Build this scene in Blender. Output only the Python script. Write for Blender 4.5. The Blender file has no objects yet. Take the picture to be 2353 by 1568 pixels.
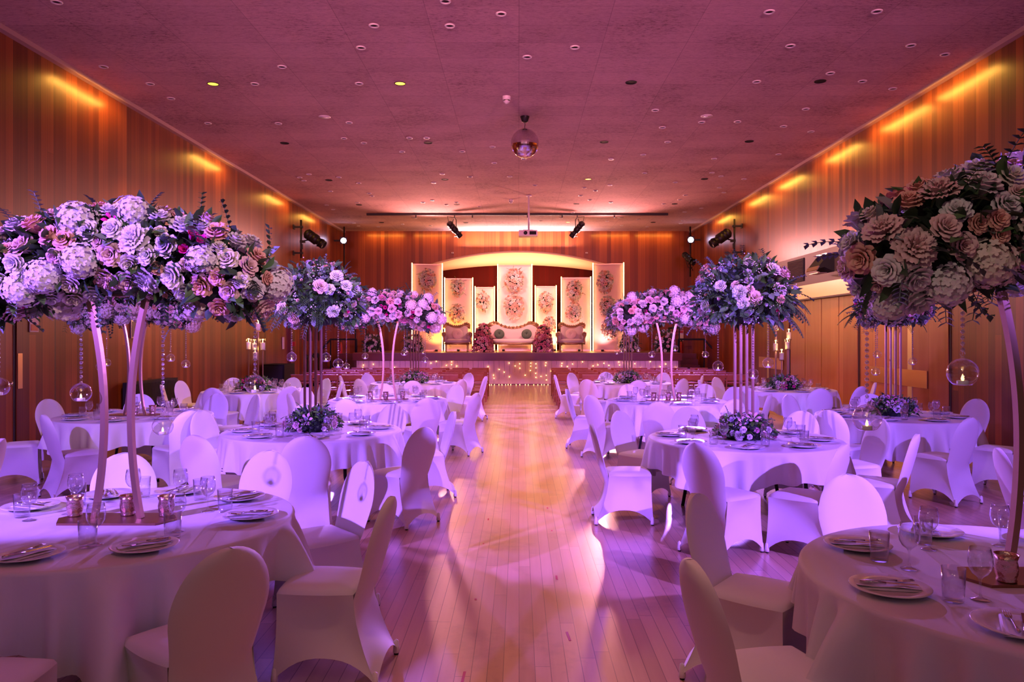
import bpy, math, random
from math import sin, cos, pi, sqrt, radians, atan2
from mathutils import Vector, Matrix, Euler
random.seed(7)
S = bpy.context.scene
C = S.collection

# ---------------------------------------------------------------- camera, exposure, world, lights
FPX, CX, CY, EYE = 1750.0, 1192.0, 772.0, 1.75
cd = bpy.data.cameras.new('camera'); cam = bpy.data.objects.new('camera', cd); C.objects.link(cam)
cam.location = (0, 0, EYE); cam.rotation_euler = (pi/2, 0, 0)
cd.sensor_width = 36; cd.lens = 36*FPX/2353; cd.shift_x = (1176.5-CX)/2353; cd.shift_y = (CY-784)/2353
cd.clip_end = 200; cd.clip_start = .05
S.camera = cam
S.view_settings.view_transform = 'Standard'; S.view_settings.look = 'None'
S.view_settings.gamma = 1; S.view_settings.exposure = 0.14; S.view_settings.use_curve_mapping = False
S.cycles.use_denoising = True
S.cycles.max_bounces = 6; S.cycles.diffuse_bounces = 3; S.cycles.glossy_bounces = 3
S.cycles.transmission_bounces = 4; S.cycles.transparent_max_bounces = 16
S.cycles.sample_clamp_indirect = 4.0
S.cycles.caustics_reflective = False; S.cycles.caustics_refractive = False

W = bpy.data.worlds.new('world'); S.world = W; W.use_nodes = True
W.node_tree.nodes['Background'].inputs[0].default_value = (0.72, 0.38, 0.58, 1)
W.node_tree.nodes['Background'].inputs[1].default_value = 0.125

XL, XR, ZC, YB = -7.10, 6.98, 5.98, 30.76      # walls, ceiling, back wall

def light(name, kind, loc, aim, power, color, size=.1, spot=None, blend=.2, sy=None):
    l = bpy.data.lights.new(name, kind); l.energy = power; l.color = color
    if kind == 'SPOT':
        l.spot_size = radians(spot); l.spot_blend = blend; l.shadow_soft_size = size
    elif kind == 'AREA':
        l.size = size
        if sy: l.shape = 'RECTANGLE'; l.size_y = sy
    else: l.shadow_soft_size = size
    o = bpy.data.objects.new(name, l); C.objects.link(o); o.location = loc
    if aim is not None:
        o.rotation_euler = (Vector(aim)-Vector(loc)).to_track_quat('-Z', 'Y').to_euler()
    return o

CORNER_L, CORNER_R = Vector((-6.72, 29.0, 5.33)), Vector((6.6, 29.0, 5.36))
# violet effect lights in the two far corners, aimed down the hall towards the camera
light('corner_beam', 'SPOT', CORNER_L+Vector((.08, -.16, -.05)), (-0.5, 12.8, 0.3), 14500, (0.39, 0.155, 1.0), .17, 37, .8)
light('corner_beam', 'SPOT', CORNER_R+Vector((-.08, -.16, -.05)), (0.5, 12.8, 0.3), 14500, (0.39, 0.155, 1.0), .17, 37, .8)
# violet profile spots on the side walls behind the camera
light('side_beam', 'SPOT', (-6.7, -1.2, 4.3), (0.6, 10.5, 0.5), 7600, (0.285, 0.108, 1.0), .06, 32, .12)
light('side_beam', 'SPOT', (6.6, -1.2, 4.3), (-0.6, 10.5, 0.5), 7600, (0.285, 0.108, 1.0), .06, 32, .12)
light('side_beam', 'SPOT', (-6.5, -1.3, 4.5), (-4.5, 11.0, 0.7), 3400, (0.30, 0.12, 1.0), .06, 25, .2)
light('side_beam', 'SPOT', (6.4, -1.3, 4.5), (4.5, 11.0, 0.7), 3400, (0.29, 0.115, 1.0), .06, 25, .2)
# warm strips hidden at the top of both side walls and the back wall
for y, p in ((12.7, 1.0), (17.9, .8), (22.8, .7), (26.4, .6)):
    light('wall_washer', 'AREA', (XL+.30, y, 5.82), (XL-.06, y, 5.2), 17*p, (1.0, 0.47, 0.07), 1.5, sy=.05).rotation_euler = (radians(34), 0, pi/2)
for y, p in ((12.3, 1.1), (14.3, 1.0), (17.0, .9), (20.2, .9), (22.9, .8), (26.6, .7)):
    light('wall_washer', 'AREA', (XR-.30, y, 5.82), (XR+.06, y, 5.2), 17*p, (1.0, 0.48, 0.07), 1.6, sy=.05).rotation_euler = (radians(34), 0, -pi/2)
for x in (-5.4, -3.5, 3.7, 5.5):
    light('wall_washer', 'AREA', (x, YB-.30, 5.84), (x, YB, 5), 9, (1.0, 0.44, 0.06), 1.5, sy=.05).rotation_euler = (radians(36), 0, 0)
# orange pools low on the side walls and under lit lamps, plus added aisle fills
light('lamp_and_fill_pool', 'SPOT', (-5.08, 12.8, 5.9), (-7.2, 14.6, 1.6), 420, (1.0, 0.50, 0.12), .08, 62, .9)
light('lamp_and_fill_pool', 'SPOT', (-2.0, 12.8, 5.9), (-2.4, 12.6, 0), 300, (1.0, 0.56, 0.2), .08, 80, .9)
light('lamp_and_fill_pool', 'SPOT', (5.2, 15.2, 5.9), (7.1, 16.0, 1.7), 520, (1.0, 0.48, 0.10), .08, 64, .9)
light('lamp_and_fill_pool', 'SPOT', (1.87, 20.6, 5.9), (1.2, 19, 0), 420, (1.0, 0.50, 0.24), .08, 95, .9)
light('lamp_and_fill_pool', 'SPOT', (.2, 9.5, 5.9), (.0, 9.0, 0), 420, (1.0, 0.42, 0.26), .08, 60, 1)  # unseen lamp added to warm the aisle floor
light('lamp_and_fill_pool', 'SPOT', (-.2, 2.6, 5.9), (.15, 3.4, 0), 190, (1.0, 0.46, 0.34), .10, 32, 1)  # unseen lamp added to warm the floor near the camera
# pale spots added behind the camera to brighten the two nearest flower garlands
light('garland_fill', 'SPOT', (2.2, -1.2, 4.9), (-2.15, 4.1, 2.25), 1000, (1.0, 0.60, 0.80), .12, 23, .7)
light('garland_fill', 'SPOT', (-2.2, -1.2, 4.9), (2.05, 3.1, 2.25), 160, (1.0, 0.74, 0.62), .12, 25, .7)
light('lamp_and_fill_pool', 'SPOT', (-.4, -1.0, 5.8), (-1.4, 3.1, .3), 45, (1.0, 0.66, 0.36), .10, 46, 1)  # this and the next: unseen warm fills added over the near tables
light('lamp_and_fill_pool', 'SPOT', (.6, -1.0, 5.8), (1.5, 2.6, .3), 38, (1.0, 0.60, 0.40), .10, 46, 1)
light('dome_fill', 'SPOT', (.6, -1.2, 5.0), (-2.05, 8.0, 2.15), 1300, (1.0, 0.86, 0.46), .12, 8.5, .8)  # unseen spots added to bring out the two round arrangements
light('dome_fill', 'SPOT', (-.6, -1.2, 5.0), (2.2, 7.4, 2.15), 600, (0.92, 0.95, 0.76), .12, 9, .8)
# unseen red-pink fills added at the rear and over the stage, brightening the ceiling
light('rear_fill', 'SPOT', (-4.5, -1.4, 4.7), (-1.5, 12, 6.0), 4700, (1.0, 0.30, 0.41), .25, 54, 1)
light('rear_fill', 'SPOT', (4.5, -1.4, 4.7), (1.5, 12, 6.0), 4700, (1.0, 0.28, 0.45), .25, 54, 1)
light('stage_fill', 'SPOT', (-3.2, 27.6, 4.7), (-1.5, 17, 7.0), 1700, (1.0, 0.36, 0.32), .25, 110, 1)
light('stage_fill', 'SPOT', (3.2, 27.6, 4.7), (1.5, 17, 7.0), 1700, (1.0, 0.36, 0.34), .25, 110, 1)
light('rear_fill', 'SPOT', (0, -1.5, 4.6), (0, 27, .9), 1500, (1.0, 0.30, 0.60), .2, 20, .6)  # unseen pink wash added for the stage front
# stage: strip added over the arch to brighten the ceiling, lanterns on the bar
light('arch_glow_fill', 'AREA', (0, YB-.35, 5.28), (0, YB-.45, 6), 230, (1.0, 0.72, 0.80), 4.6, sy=.12)
light('soffit_light', 'AREA', (0, YB+1.1, 3.2), (0, YB+1.1, 6), 270, (1.0, 0.38, 0.19), 4.5, sy=.5)
light('lantern_beam', 'SPOT', (-2.05, 26.55, 5.15), (0.4, 30.2, 2.6), 720, (1.0, 0.45, 0.42), .06, 60, .6)
light('lantern_beam', 'SPOT', (1.85, 26.55, 5.15), (-0.4, 30.2, 2.6), 720, (1.0, 0.45, 0.42), .06, 60, .6)

# ---------------------------------------------------------------- helpers
def at(px, py, d): return Vector(((px-CX)/FPX*d, d, EYE-(py-CY)/FPX*d))
def on(px, py, z):
    d = (EYE-z)*FPX/(py-CY)
    return Vector(((px-CX)/FPX*d, d, z))

class MB:
    def __init__(s): s.v = []; s.f = []; s.m = []
    def add(s, vs, fs, m=0):
        b = len(s.v); s.v += [tuple(p) for p in vs]; s.f += [tuple(b+i for i in f) for f in fs]; s.m += [m]*len(fs); return s
    def box(s, c, d, rot=None, m=0):
        x, y, z = d[0]/2, d[1]/2, d[2]/2; c = Vector(c)
        vs = [Vector(p) for p in ((-x,-y,-z),(x,-y,-z),(x,y,-z),(-x,y,-z),(-x,-y,z),(x,-y,z),(x,y,z),(-x,y,z))]
        if rot is not None:
            R = Euler(rot).to_matrix() if not isinstance(rot, Matrix) else rot
            vs = [R @ p for p in vs]
        return s.add([p+c for p in vs], [(0,3,2,1),(4,5,6,7),(0,1,5,4),(1,2,6,5),(2,3,7,6),(3,0,4,7)], m)
    def lathe(s, prof, n=16, c=(0,0,0), R=None, m=0):
        c = Vector(c); vs = []; fs = []
        for r, z in prof:
            for i in range(n):
                a = 2*pi*i/n; p = Vector((r*cos(a), r*sin(a), z))
                vs.append((R @ p if R else p)+c)
        for j in range(len(prof)-1):
            for i in range(n):
                k = (i+1) % n
                fs.append((j*n+i, j*n+k, (j+1)*n+k, (j+1)*n+i))
        return s.add(vs, fs, m)
    def cyl(s, a, b, r, n=10, r2=None, m=0):
        a, b = Vector(a), Vector(b); d = b-a; L = d.length
        R = d.to_track_quat('Z', 'Y').to_matrix(); r2 = r if r2 is None else r2
        return s.lathe([(0,0),(r,0),(r2,L),(0,L)], n, a, R, m)
    def ball(s, c, r, n=8, k=5, sc=(1,1,1), m=0):
        c = Vector(c); vs = []; fs = []
        for j in range(k+1):
            t = pi*j/k
            for i in range(n):
                a = 2*pi*i/n
                vs.append((c.x+r*sc[0]*sin(t)*cos(a), c.y+r*sc[1]*sin(t)*sin(a), c.z+r*sc[2]*cos(t)))
        for j in range(k):
            for i in range(n):
                q = (i+1) % n; fs.append((j*n+i, (j+1)*n+i, (j+1)*n+q, j*n+q))
        return s.add(vs, fs, m)
    def tube(s, pts, r, n=8, m=0, sec=None, ref=(0,1,0)):
        pts = [Vector(p) for p in pts]; vs = []; fs = []; N = len(pts)
        sec = sec or [(cos(2*pi*i/n), sin(2*pi*i/n)) for i in range(n)]; n = len(sec)
        up = Vector(ref)
        for j, p in enumerate(pts):
            t = (pts[min(j+1, N-1)]-pts[max(j-1, 0)]).normalized()
            x = up.cross(t)
            if x.length < 1e-4: x = Vector((1,0,0)).cross(t)
            x.normalize(); y = t.cross(x); up = y
            rr = r[j] if isinstance(r, (list, tuple)) else r
            vs += [p+x*(a*rr)+y*(b*rr) for a, b in sec]
        for j in range(N-1):
            for i in range(n):
                k = (i+1) % n; fs.append((j*n+i, j*n+k, (j+1)*n+k, (j+1)*n+i))
        fs.append(tuple(range(n))[::-1]); fs.append(tuple((N-1)*n+i for i in range(n)))
        return s.add(vs, fs, m)
    def grid(s, fn, nu, nv, m=0, flip=False):
        vs = [fn(i/nu, j/nv) for j in range(nv+1) for i in range(nu+1)]
        fs = []
        for j in range(nv):
            for i in range(nu):
                a = j*(nu+1)+i; q = (a, a+1, a+nu+2, a+nu+1)
                fs.append(q[::-1] if flip else q)
        return s.add(vs, fs, m)
    def prism(s, poly, depth, fn=lambda x, y, z: (x, y, z), m=0):
        n = len(poly); vs = [fn(x, 0, z) for x, z in poly]+[fn(x, depth, z) for x, z in poly]
        fs = [tuple(range(n)), tuple(range(2*n-1, n-1, -1))]+[(i, n+i, n+(i+1) % n, (i+1) % n) for i in range(n)]
        return s.add(vs, fs, m)
    def mesh(s, name, mats, smooth=True):
        me = bpy.data.meshes.new(name); me.from_pydata([tuple(p) for p in s.v], [], s.f)
        for x in (mats if isinstance(mats, (list, tuple)) else [mats]): me.materials.append(x)
        if any(s.m): me.polygons.foreach_set('material_index', s.m)
        me.polygons.foreach_set('use_smooth', [smooth]*len(me.polygons)); me.update()
        return me
    def obj(s, name, mats, parent=None, smooth=True, loc=None):
        return link(name, s.mesh(name, mats, smooth), parent, loc)

def link(name, me, parent=None, loc=None, rot=None, sc=None):
    o = bpy.data.objects.new(name, me); C.objects.link(o)
    if parent: o.parent = parent
    if loc is not None: o.location = loc
    if rot is not None: o.rotation_euler = rot
    if sc is not None: o.scale = (sc, sc, sc) if isinstance(sc, (int, float)) else sc
    return o
def tag(o, label, cat, group=None, kind=None):
    o['label'] = label; o['category'] = cat
    if group: o['group'] = group
    if kind: o['kind'] = kind
    return o
def thing(name, label, cat, loc=(0,0,0), rz=0, group=None):
    o = link(name, None, None, loc, (0, 0, rz)); o.empty_display_size = .1
    return tag(o, label, cat, group)
KIDS = {}
def copy_tree(o, loc, rz=0, label=None, group=None, sc=None):
    r = o.copy(); C.objects.link(r); r.location = loc; r.rotation_euler = (0, 0, rz)
    if label: r['label'] = label
    if group: r['group'] = group
    if sc: r.scale = (sc, sc, sc)
    if o.name not in KIDS:
        KIDS[o.name] = [(c, [g for g in c.children]) for c in o.children]
    for c0, gs in KIDS[o.name]:
        c = c0.copy(); C.objects.link(c); c.parent = r
        for g0 in gs:
            g = g0.copy(); C.objects.link(g); g.parent = c
    return r
def struct(mb, name, mats, smooth=False):
    o = mb.obj(name, mats, None, smooth); o['kind'] = 'structure'; return o
ORD = ['first','second','third','fourth','fifth','sixth','seventh','eighth','ninth','tenth','eleventh','twelfth','thirteenth','fourteenth','fifteenth','sixteenth','seventeenth','eighteenth']

# ---------------------------------------------------------------- materials
def mat(name, col, rough=.5, metal=0, emit=None, est=0, spec=.5, sheen=0, bump=None, var=0, trans=0, sub=0):
    m = bpy.data.materials.new(name); m.use_nodes = True; nt = m.node_tree; p = nt.nodes['Principled BSDF']
    p.inputs['Base Color'].default_value = (*col, 1); p.inputs['Roughness'].default_value = rough
    p.inputs['Metallic'].default_value = metal; p.inputs['Specular IOR Level'].default_value = spec
    if sheen: p.inputs['Sheen Weight'].default_value = sheen
    if emit: p.inputs['Emission Color'].default_value = (*emit, 1); p.inputs['Emission Strength'].default_value = est
    tc = None
    if bump or var:
        tc = nt.nodes.new('ShaderNodeTexCoord'); nz = nt.nodes.new('ShaderNodeTexNoise')
        nz.inputs['Scale'].default_value = bump[0] if bump else 6; nz.inputs['Detail'].default_value = 4
        nt.links.new(tc.outputs['Object'], nz.inputs['Vector'])
        if bump:
            b = nt.nodes.new('ShaderNodeBump'); b.inputs['Strength'].default_value = bump[1]; b.inputs['Distance'].default_value = .01
            nt.links.new(nz.outputs['Fac'], b.inputs['Height']); nt.links.new(b.outputs['Normal'], p.inputs['Normal'])
        if var:
            mx = nt.nodes.new('ShaderNodeMix'); mx.data_type = 'RGBA'
            mx.inputs[6].default_value = (*[c*(1-var) for c in col], 1); mx.inputs[7].default_value = (*[min(1, c*(1+var)) for c in col], 1)
            nt.links.new(nz.outputs['Fac'], mx.inputs[0]); nt.links.new(mx.outputs[2], p.inputs['Base Color'])
    return m
def node(nt, t, **kw):
    n = nt.nodes.new(t)
    for k, v in kw.items(): setattr(n, k, v)
    return n
def mth(nt, op, a, b=None, c=None):
    n = node(nt, 'ShaderNodeMath', operation=op)
    for i, x in enumerate((a, b, c)):
        if x is None: continue
        if isinstance(x, (int, float)): n.inputs[i].default_value = x
        else: nt.links.new(x, n.inputs[i])
    return n.outputs[0]
def ramp(nt, fac, stops):
    n = node(nt, 'ShaderNodeValToRGB'); e = n.color_ramp.elements
    while len(e) < len(stops): e.new(.5)
    for i, (p, c) in enumerate(stops): e[i].position = p; e[i].color = (*c, 1)
    nt.links.new(fac, n.inputs[0]); return n.outputs[0]
def boards(name, across, along, width, length, stops, rough, grain=(9, .35), line=.012, linecol=(.02,.01,.005), spec=.5, rvar=.1, scuff=0):
    """planks: 'across' axis counts boards of the given width, 'along' runs the length of a board"""
    m = bpy.data.materials.new(name); m.use_nodes = True; nt = m.node_tree; p = nt.nodes['Principled BSDF']
    g = node(nt, 'ShaderNodeNewGeometry'); sx = node(nt, 'ShaderNodeSeparateXYZ'); nt.links.new(g.outputs['Position'], sx.inputs[0])
    a = mth(nt, 'DIVIDE', sx.outputs[across], width); ia = mth(nt, 'FLOOR', a); fa = mth(nt, 'FRACT', a)
    w1 = node(nt, 'ShaderNodeTexWhiteNoise', noise_dimensions='1D'); nt.links.new(ia, w1.inputs['W'])
    l = mth(nt, 'ADD', mth(nt, 'DIVIDE', sx.outputs[along], length), mth(nt, 'MULTIPLY', w1.outputs['Value'], 7.3))
    il = mth(nt, 'FLOOR', l); fl = mth(nt, 'FRACT', l)
    cv = node(nt, 'ShaderNodeCombineXYZ'); nt.links.new(ia, cv.inputs[0]); nt.links.new(il, cv.inputs[1])
    w2 = node(nt, 'ShaderNodeTexWhiteNoise', noise_dimensions='2D'); nt.links.new(cv.outputs[0], w2.inputs['Vector'])
    gv = node(nt, 'ShaderNodeCombineXYZ')
    nt.links.new(mth(nt, 'MULTIPLY', sx.outputs[across], grain[0]), gv.inputs[0])
    nt.links.new(mth(nt, 'MULTIPLY', sx.outputs[along], grain[1]), gv.inputs[1]); nt.links.new(mth(nt, 'MULTIPLY', ia, 3.7), gv.inputs[2])
    nz = node(nt, 'ShaderNodeTexNoise'); nz.inputs['Scale'].default_value = 1; nz.inputs['Detail'].default_value = 5; nt.links.new(gv.outputs[0], nz.inputs['Vector'])
    f = mth(nt, 'ADD', mth(nt, 'MULTIPLY', w2.outputs['Value'], .55), mth(nt, 'MULTIPLY', nz.outputs['Fac'], .5))
    col = ramp(nt, f, stops)
    e1 = mth(nt, 'LESS_THAN', fa, line/width); e2 = mth(nt, 'LESS_THAN', fl, line/length)
    mx = node(nt, 'ShaderNodeMix', data_type='RGBA'); nt.links.new(mth(nt, 'MULTIPLY', mth(nt, 'MAXIMUM', e1, e2), .75), mx.inputs[0])
    nt.links.new(col, mx.inputs[6]); mx.inputs[7].default_value = (*linecol, 1)
    out = mx.outputs[2]
    if scuff:
        n2 = node(nt, 'ShaderNodeTexNoise'); n2.inputs['Scale'].default_value = 1.3; n2.inputs['Detail'].default_value = 8; n2.inputs['Roughness'].default_value = .72
        nt.links.new(g.outputs['Position'], n2.inputs['Vector'])
        m2 = node(nt, 'ShaderNodeMix', data_type='RGBA', blend_type='MULTIPLY'); m2.inputs[0].default_value = scuff
        nt.links.new(out, m2.inputs[6]); nt.links.new(ramp(nt, n2.outputs['Fac'], [(.28, (.35,.3,.28)), (.46, (1,1,1))]), m2.inputs[7]); out = m2.outputs[2]
    nt.links.new(out, p.inputs['Base Color'])
    nt.links.new(mth(nt, 'ADD', mth(nt, 'MULTIPLY', nz.outputs['Fac'], rvar), rough-rvar/2), p.inputs['Roughness'])
    p.inputs['Specular IOR Level'].default_value = spec
    return m
M = {}
WALLC = [(.22, (.13,.026,.006)), (.5, (.225,.050,.011)), (.82, (.34,.088,.019))]
M['wall_y'] = boards('wall_panelling', 1, 2, .155, 40, WALLC, .34, (34, .22), .004, spec=.36)
M['wall_x'] = boards('back_panelling', 0, 2, .155, 40, WALLC, .34, (34, .22), .004, spec=.36)
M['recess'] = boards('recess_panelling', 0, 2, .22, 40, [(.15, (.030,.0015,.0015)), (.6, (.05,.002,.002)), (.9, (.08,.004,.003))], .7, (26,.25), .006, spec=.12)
M['brass_wood'] = boards('hatch_panelling', 1, 2, .68, 40, [(.15, (.38,.13,.03)), (.5, (.50,.19,.045)), (.9, (.60,.25,.06))], .24, (6, .8), .005, spec=.6)
M['floor'] = boards('maple_boards', 0, 1, .083, 2.1, [(.1, (.52,.30,.17)), (.5, (.66,.41,.24)), (.9, (.76,.50,.31))], .30, (30, .9), .004, (.12,.06,.03), spec=.6, rvar=.03, scuff=.55)
_p = M['floor'].node_tree.nodes['Principled BSDF']; _p.inputs['Coat Weight'].default_value = .4; _p.inputs['Coat Roughness'].default_value = .2
M['fascia'] = mat('stage_fascia', (.13,.018,.012), .35, var=.4, bump=(3,.05))
M['stage_top'] = mat('stage_top', (.22,.10,.05), .4, var=.2)
def ceil_mat():
    m = bpy.data.materials.new('acoustic_tiles'); m.use_nodes = True; nt = m.node_tree; p = nt.nodes['Principled BSDF']
    g = node(nt, 'ShaderNodeNewGeometry'); sx = node(nt, 'ShaderNodeSeparateXYZ'); nt.links.new(g.outputs['Position'], sx.inputs[0])
    mp = node(nt, 'ShaderNodeMapping'); mp.inputs['Scale'].default_value = (9, 34, 1); nt.links.new(g.outputs['Position'], mp.inputs[0])
    nz = node(nt, 'ShaderNodeTexNoise'); nz.inputs['Scale'].default_value = 1.6; nz.inputs['Detail'].default_value = 8; nz.inputs['Roughness'].default_value = .75; nt.links.new(mp.outputs[0], nz.inputs['Vector'])
    n2 = node(nt, 'ShaderNodeTexNoise'); n2.inputs['Scale'].default_value = .9; n2.inputs['Detail'].default_value = 6; nt.links.new(g.outputs['Position'], n2.inputs['Vector'])
    f = mth(nt, 'ADD', nz.outputs['Fac'], mth(nt, 'MULTIPLY', mth(nt, 'SUBTRACT', n2.outputs['Fac'], .5), .35))
    col = ramp(nt, f, [(.33, (.20,.12,.12)), (.43, (.54,.35,.34)), (.62, (.70,.47,.45))])
    e = None
    cv = node(nt, 'ShaderNodeCombineXYZ')
    for ax, w in ((0, 1.21), (1, .61)):
        a = mth(nt, 'DIVIDE', sx.outputs[ax], w); x = mth(nt, 'LESS_THAN', mth(nt, 'FRACT', a), .008/w); e = x if e is None else mth(nt, 'MAXIMUM', e, x)
        nt.links.new(mth(nt, 'FLOOR', a), cv.inputs[ax])
    w2 = node(nt, 'ShaderNodeTexWhiteNoise', noise_dimensions='2D'); nt.links.new(cv.outputs[0], w2.inputs['Vector'])
    mx = node(nt, 'ShaderNodeMix', data_type='RGBA'); nt.links.new(mth(nt, 'MULTIPLY', e, .45), mx.inputs[0]); nt.links.new(col, mx.inputs[6]); mx.inputs[7].default_value = (.12,.09,.09,1)
    m2 = node(nt, 'ShaderNodeMix', data_type='RGBA', blend_type='MULTIPLY'); m2.inputs[0].default_value = 1; nt.links.new(mx.outputs[2], m2.inputs[6])
    nt.links.new(ramp(nt, w2.outputs['Value'], [(0, (.88,.88,.88)), (1, (1,1,1))]), m2.inputs[7])
    nt.links.new(m2.outputs[2], p.inputs['Base Color']); p.inputs['Roughness'].default_value = .9; p.inputs['Specular IOR Level'].default_value = .1
    return m
M['ceiling'] = ceil_mat()
def glass(name, lo, hi, tint=(.97,.97,.98)):
    m = bpy.data.materials.new(name); m.use_nodes = True; nt = m.node_tree; nt.nodes.remove(nt.nodes['Principled BSDF'])
    out = [n for n in nt.nodes if n.type == 'OUTPUT_MATERIAL'][0]
    t = node(nt, 'ShaderNodeBsdfTransparent'); lw = node(nt, 'ShaderNodeLayerWeight'); lw.inputs['Blend'].default_value = .5
    nt.links.new(ramp(nt, lw.outputs['Facing'], [(.0, tint), (.72, tint), (.97, (.42, .40, .44))]), t.inputs[0])
    g = node(nt, 'ShaderNodeBsdfGlossy'); g.inputs['Roughness'].default_value = .06; g.inputs[0].default_value = (.97,.97,1,1)
    f = mth(nt, 'ADD', mth(nt, 'MULTIPLY', mth(nt, 'POWER', lw.outputs['Facing'], 3.0), hi-lo), lo)
    mx = node(nt, 'ShaderNodeMixShader'); nt.links.new(f, mx.inputs[0]); nt.links.new(t.outputs[0], mx.inputs[1]); nt.links.new(g.outputs[0], mx.inputs[2])
    nt.links.new(mx.outputs[0], out.inputs[0]); return m
M['glass'] = glass('clear_glass', .09, .9)
M['globe'] = glass('globe_glass', .10, .95)
M['crystal'] = glass('crystal_bead', .38, .95, (.85,.85,.9))
M['spandex'] = mat('white_stretch_fabric', (.84,.82,.84), .62, sheen=.15, bump=(9,.06))
M['spandex_hem'] = mat('white_foot_pocket', (.9,.88,.9), .55)
M['cloth'] = mat('white_table_linen', (.82,.81,.82), .75, bump=(260,.08))
M['black'] = mat('black_metal', (.012,.012,.013), .42, spec=.4)
M['soft_black'] = mat('black_paint', (.016,.015,.015), .7, spec=.25)
M['porcelain'] = mat('white_porcelain', (.86,.85,.85), .12)
M['napkin'] = mat('white_napkin', (.86,.84,.85), .8)
M['steel'] = mat('polished_steel', (.62,.60,.60), .16, 1)
M['gold'] = mat('brushed_gold', (.40,.25,.155), .38, 1)
M['gold_base'] = mat('bronze_plate', (.30,.15,.085), .32, .85)
M['mercury'] = mat('mercury_glass', (.70,.48,.38), .17, .9, bump=(60,.5))
M['wood'] = mat('folding_chair_wood', (.42,.135,.065), .4, var=.25)
M['tealight'] = mat('tealight_cup', (.88,.84,.82), .4)
M['flame'] = mat('flame_bulb', (1,.75,.4), .4, emit=(1,.55,.18), est=4)
M['flame_hot'] = mat('candle_flame', (1,.7,.3), .4, emit=(1,.62,.18), est=14)
M['wax'] = mat('ivory_wax', (.86,.74,.56), .5, emit=(1,.45,.16), est=.12)
M['led'] = mat('led_strip', (1,.8,.4), .4, emit=(1,.60,.17), est=16)
M['fairy'] = mat('fairy_bulb', (1,.7,.3), .4, emit=(1,.55,.14), est=16)
M['panel'] = mat('backdrop_fabric', (.82,.55,.53), .7, var=.06)
M['panel_frame'] = mat('panel_gold_frame', (.65,.38,.22), .3, 1)
M['cream'] = mat('cream_plaster', (.86,.74,.56), .5)
M['velvet'] = mat('grey_pink_velvet', (.55,.44,.42), .7, sheen=.4, bump=(60,.1))
M['carved'] = mat('carved_gilt', (.42,.25,.13), .38, .75, bump=(60,.4))
M['green_velvet'] = mat('dark_green_velvet', (.03,.055,.03), .6, sheen=.3)
M['cream_velvet'] = mat('cream_velvet', (.66,.5,.44), .7, sheen=.3)
M['pink_velvet'] = mat('pink_velvet', (.62,.36,.36), .7, sheen=.3)
M['white_plastic'] = mat('white_plastic', (.75,.72,.72), .4)
M['lit_lamp'] = mat('lit_downlight', (1,.7,.2), .4, emit=(1,.62,.06), est=2.2)
M['purple_lens'] = mat('lit_lens', (1,1,1), .3, emit=(.80,.66,1), est=40)
M['mirror'] = mat('mirror_tiles', (.80,.78,.80), .10, 1)
M['brass'] = mat('brass_sheet', (.66,.42,.17), .3, 1, bump=(3.5,.35))
M['steel_sheet'] = mat('steel_sheet', (.62,.50,.38), .3, 1, bump=(3,.3))
M['grey_paint'] = mat('grey_brown_paint', (.105,.075,.055), .5)
M['dark_base'] = mat('dark_baseboard', (.02,.012,.010), .5)
M['trim'] = mat('ceiling_trim', (.52,.34,.30), .6)
M['red'] = mat('red_paint', (.45,.02,.02), .35)
M['paper'] = mat('white_notice', (.8,.76,.72), .6)
M['tape'] = mat('red_tape', (.60,.03,.06), .6)
M['skirt'] = mat('stage_skirt', (.80,.58,.62), .7)
PET = {'white': (.84,.80,.77), 'cream': (.86,.77,.64), 'blush': (.86,.60,.56), 'peach': (.88,.50,.38), 'hot': (.72,.03,.27), 'pink': (.84,.33,.47), 'lilac': (.62,.56,.72), 'rosy': (.62,.19,.23)}
for k, c in PET.items(): M['p_'+k] = mat('petal_'+k, c, .6, spec=.3)
M['leaf'] = mat('green_leaf', (.085,.18,.06), .5, var=.35)
M['leaf_dark'] = mat('dark_leaf', (.04,.08,.042), .45, var=.3)
M['leaf_blue'] = mat('eucalyptus_leaf', (.24,.31,.29), .55, var=.25)
M['leaf_fresh'] = mat('fresh_leaf', (.15,.40,.05), .5, var=.3)
M['foam'] = mat('floral_foam', (.012,.022,.012), .9)
# ---------------------------------------------------------------- the room
Y0 = -1.6
def quad(mb, a, b, c, d, m=0): return mb.add([a, b, c, d], [(0,1,2,3)], m)
mb = MB().box(((XL+XR)/2, (Y0+35)/2, -.05), (XR-XL+.4, 35-Y0, .1)); struct(mb, 'floor', M['floor'])
mb = MB().box(((XL+XR)/2, (Y0+YB)/2, ZC+.06), (XR-XL+.4, YB-Y0+.4, .12)); struct(mb, 'ceiling', M['ceiling'])
mb = MB().box((XL-.08, (Y0+YB)/2, ZC/2), (.16, YB-Y0+.3, ZC)); struct(mb, 'wall_left', M['wall_y'])
mb = MB().box((XR+.08, (Y0+YB)/2, ZC/2), (.16, YB-Y0+.3, ZC)); struct(mb, 'wall_right', M['wall_y'])
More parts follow.
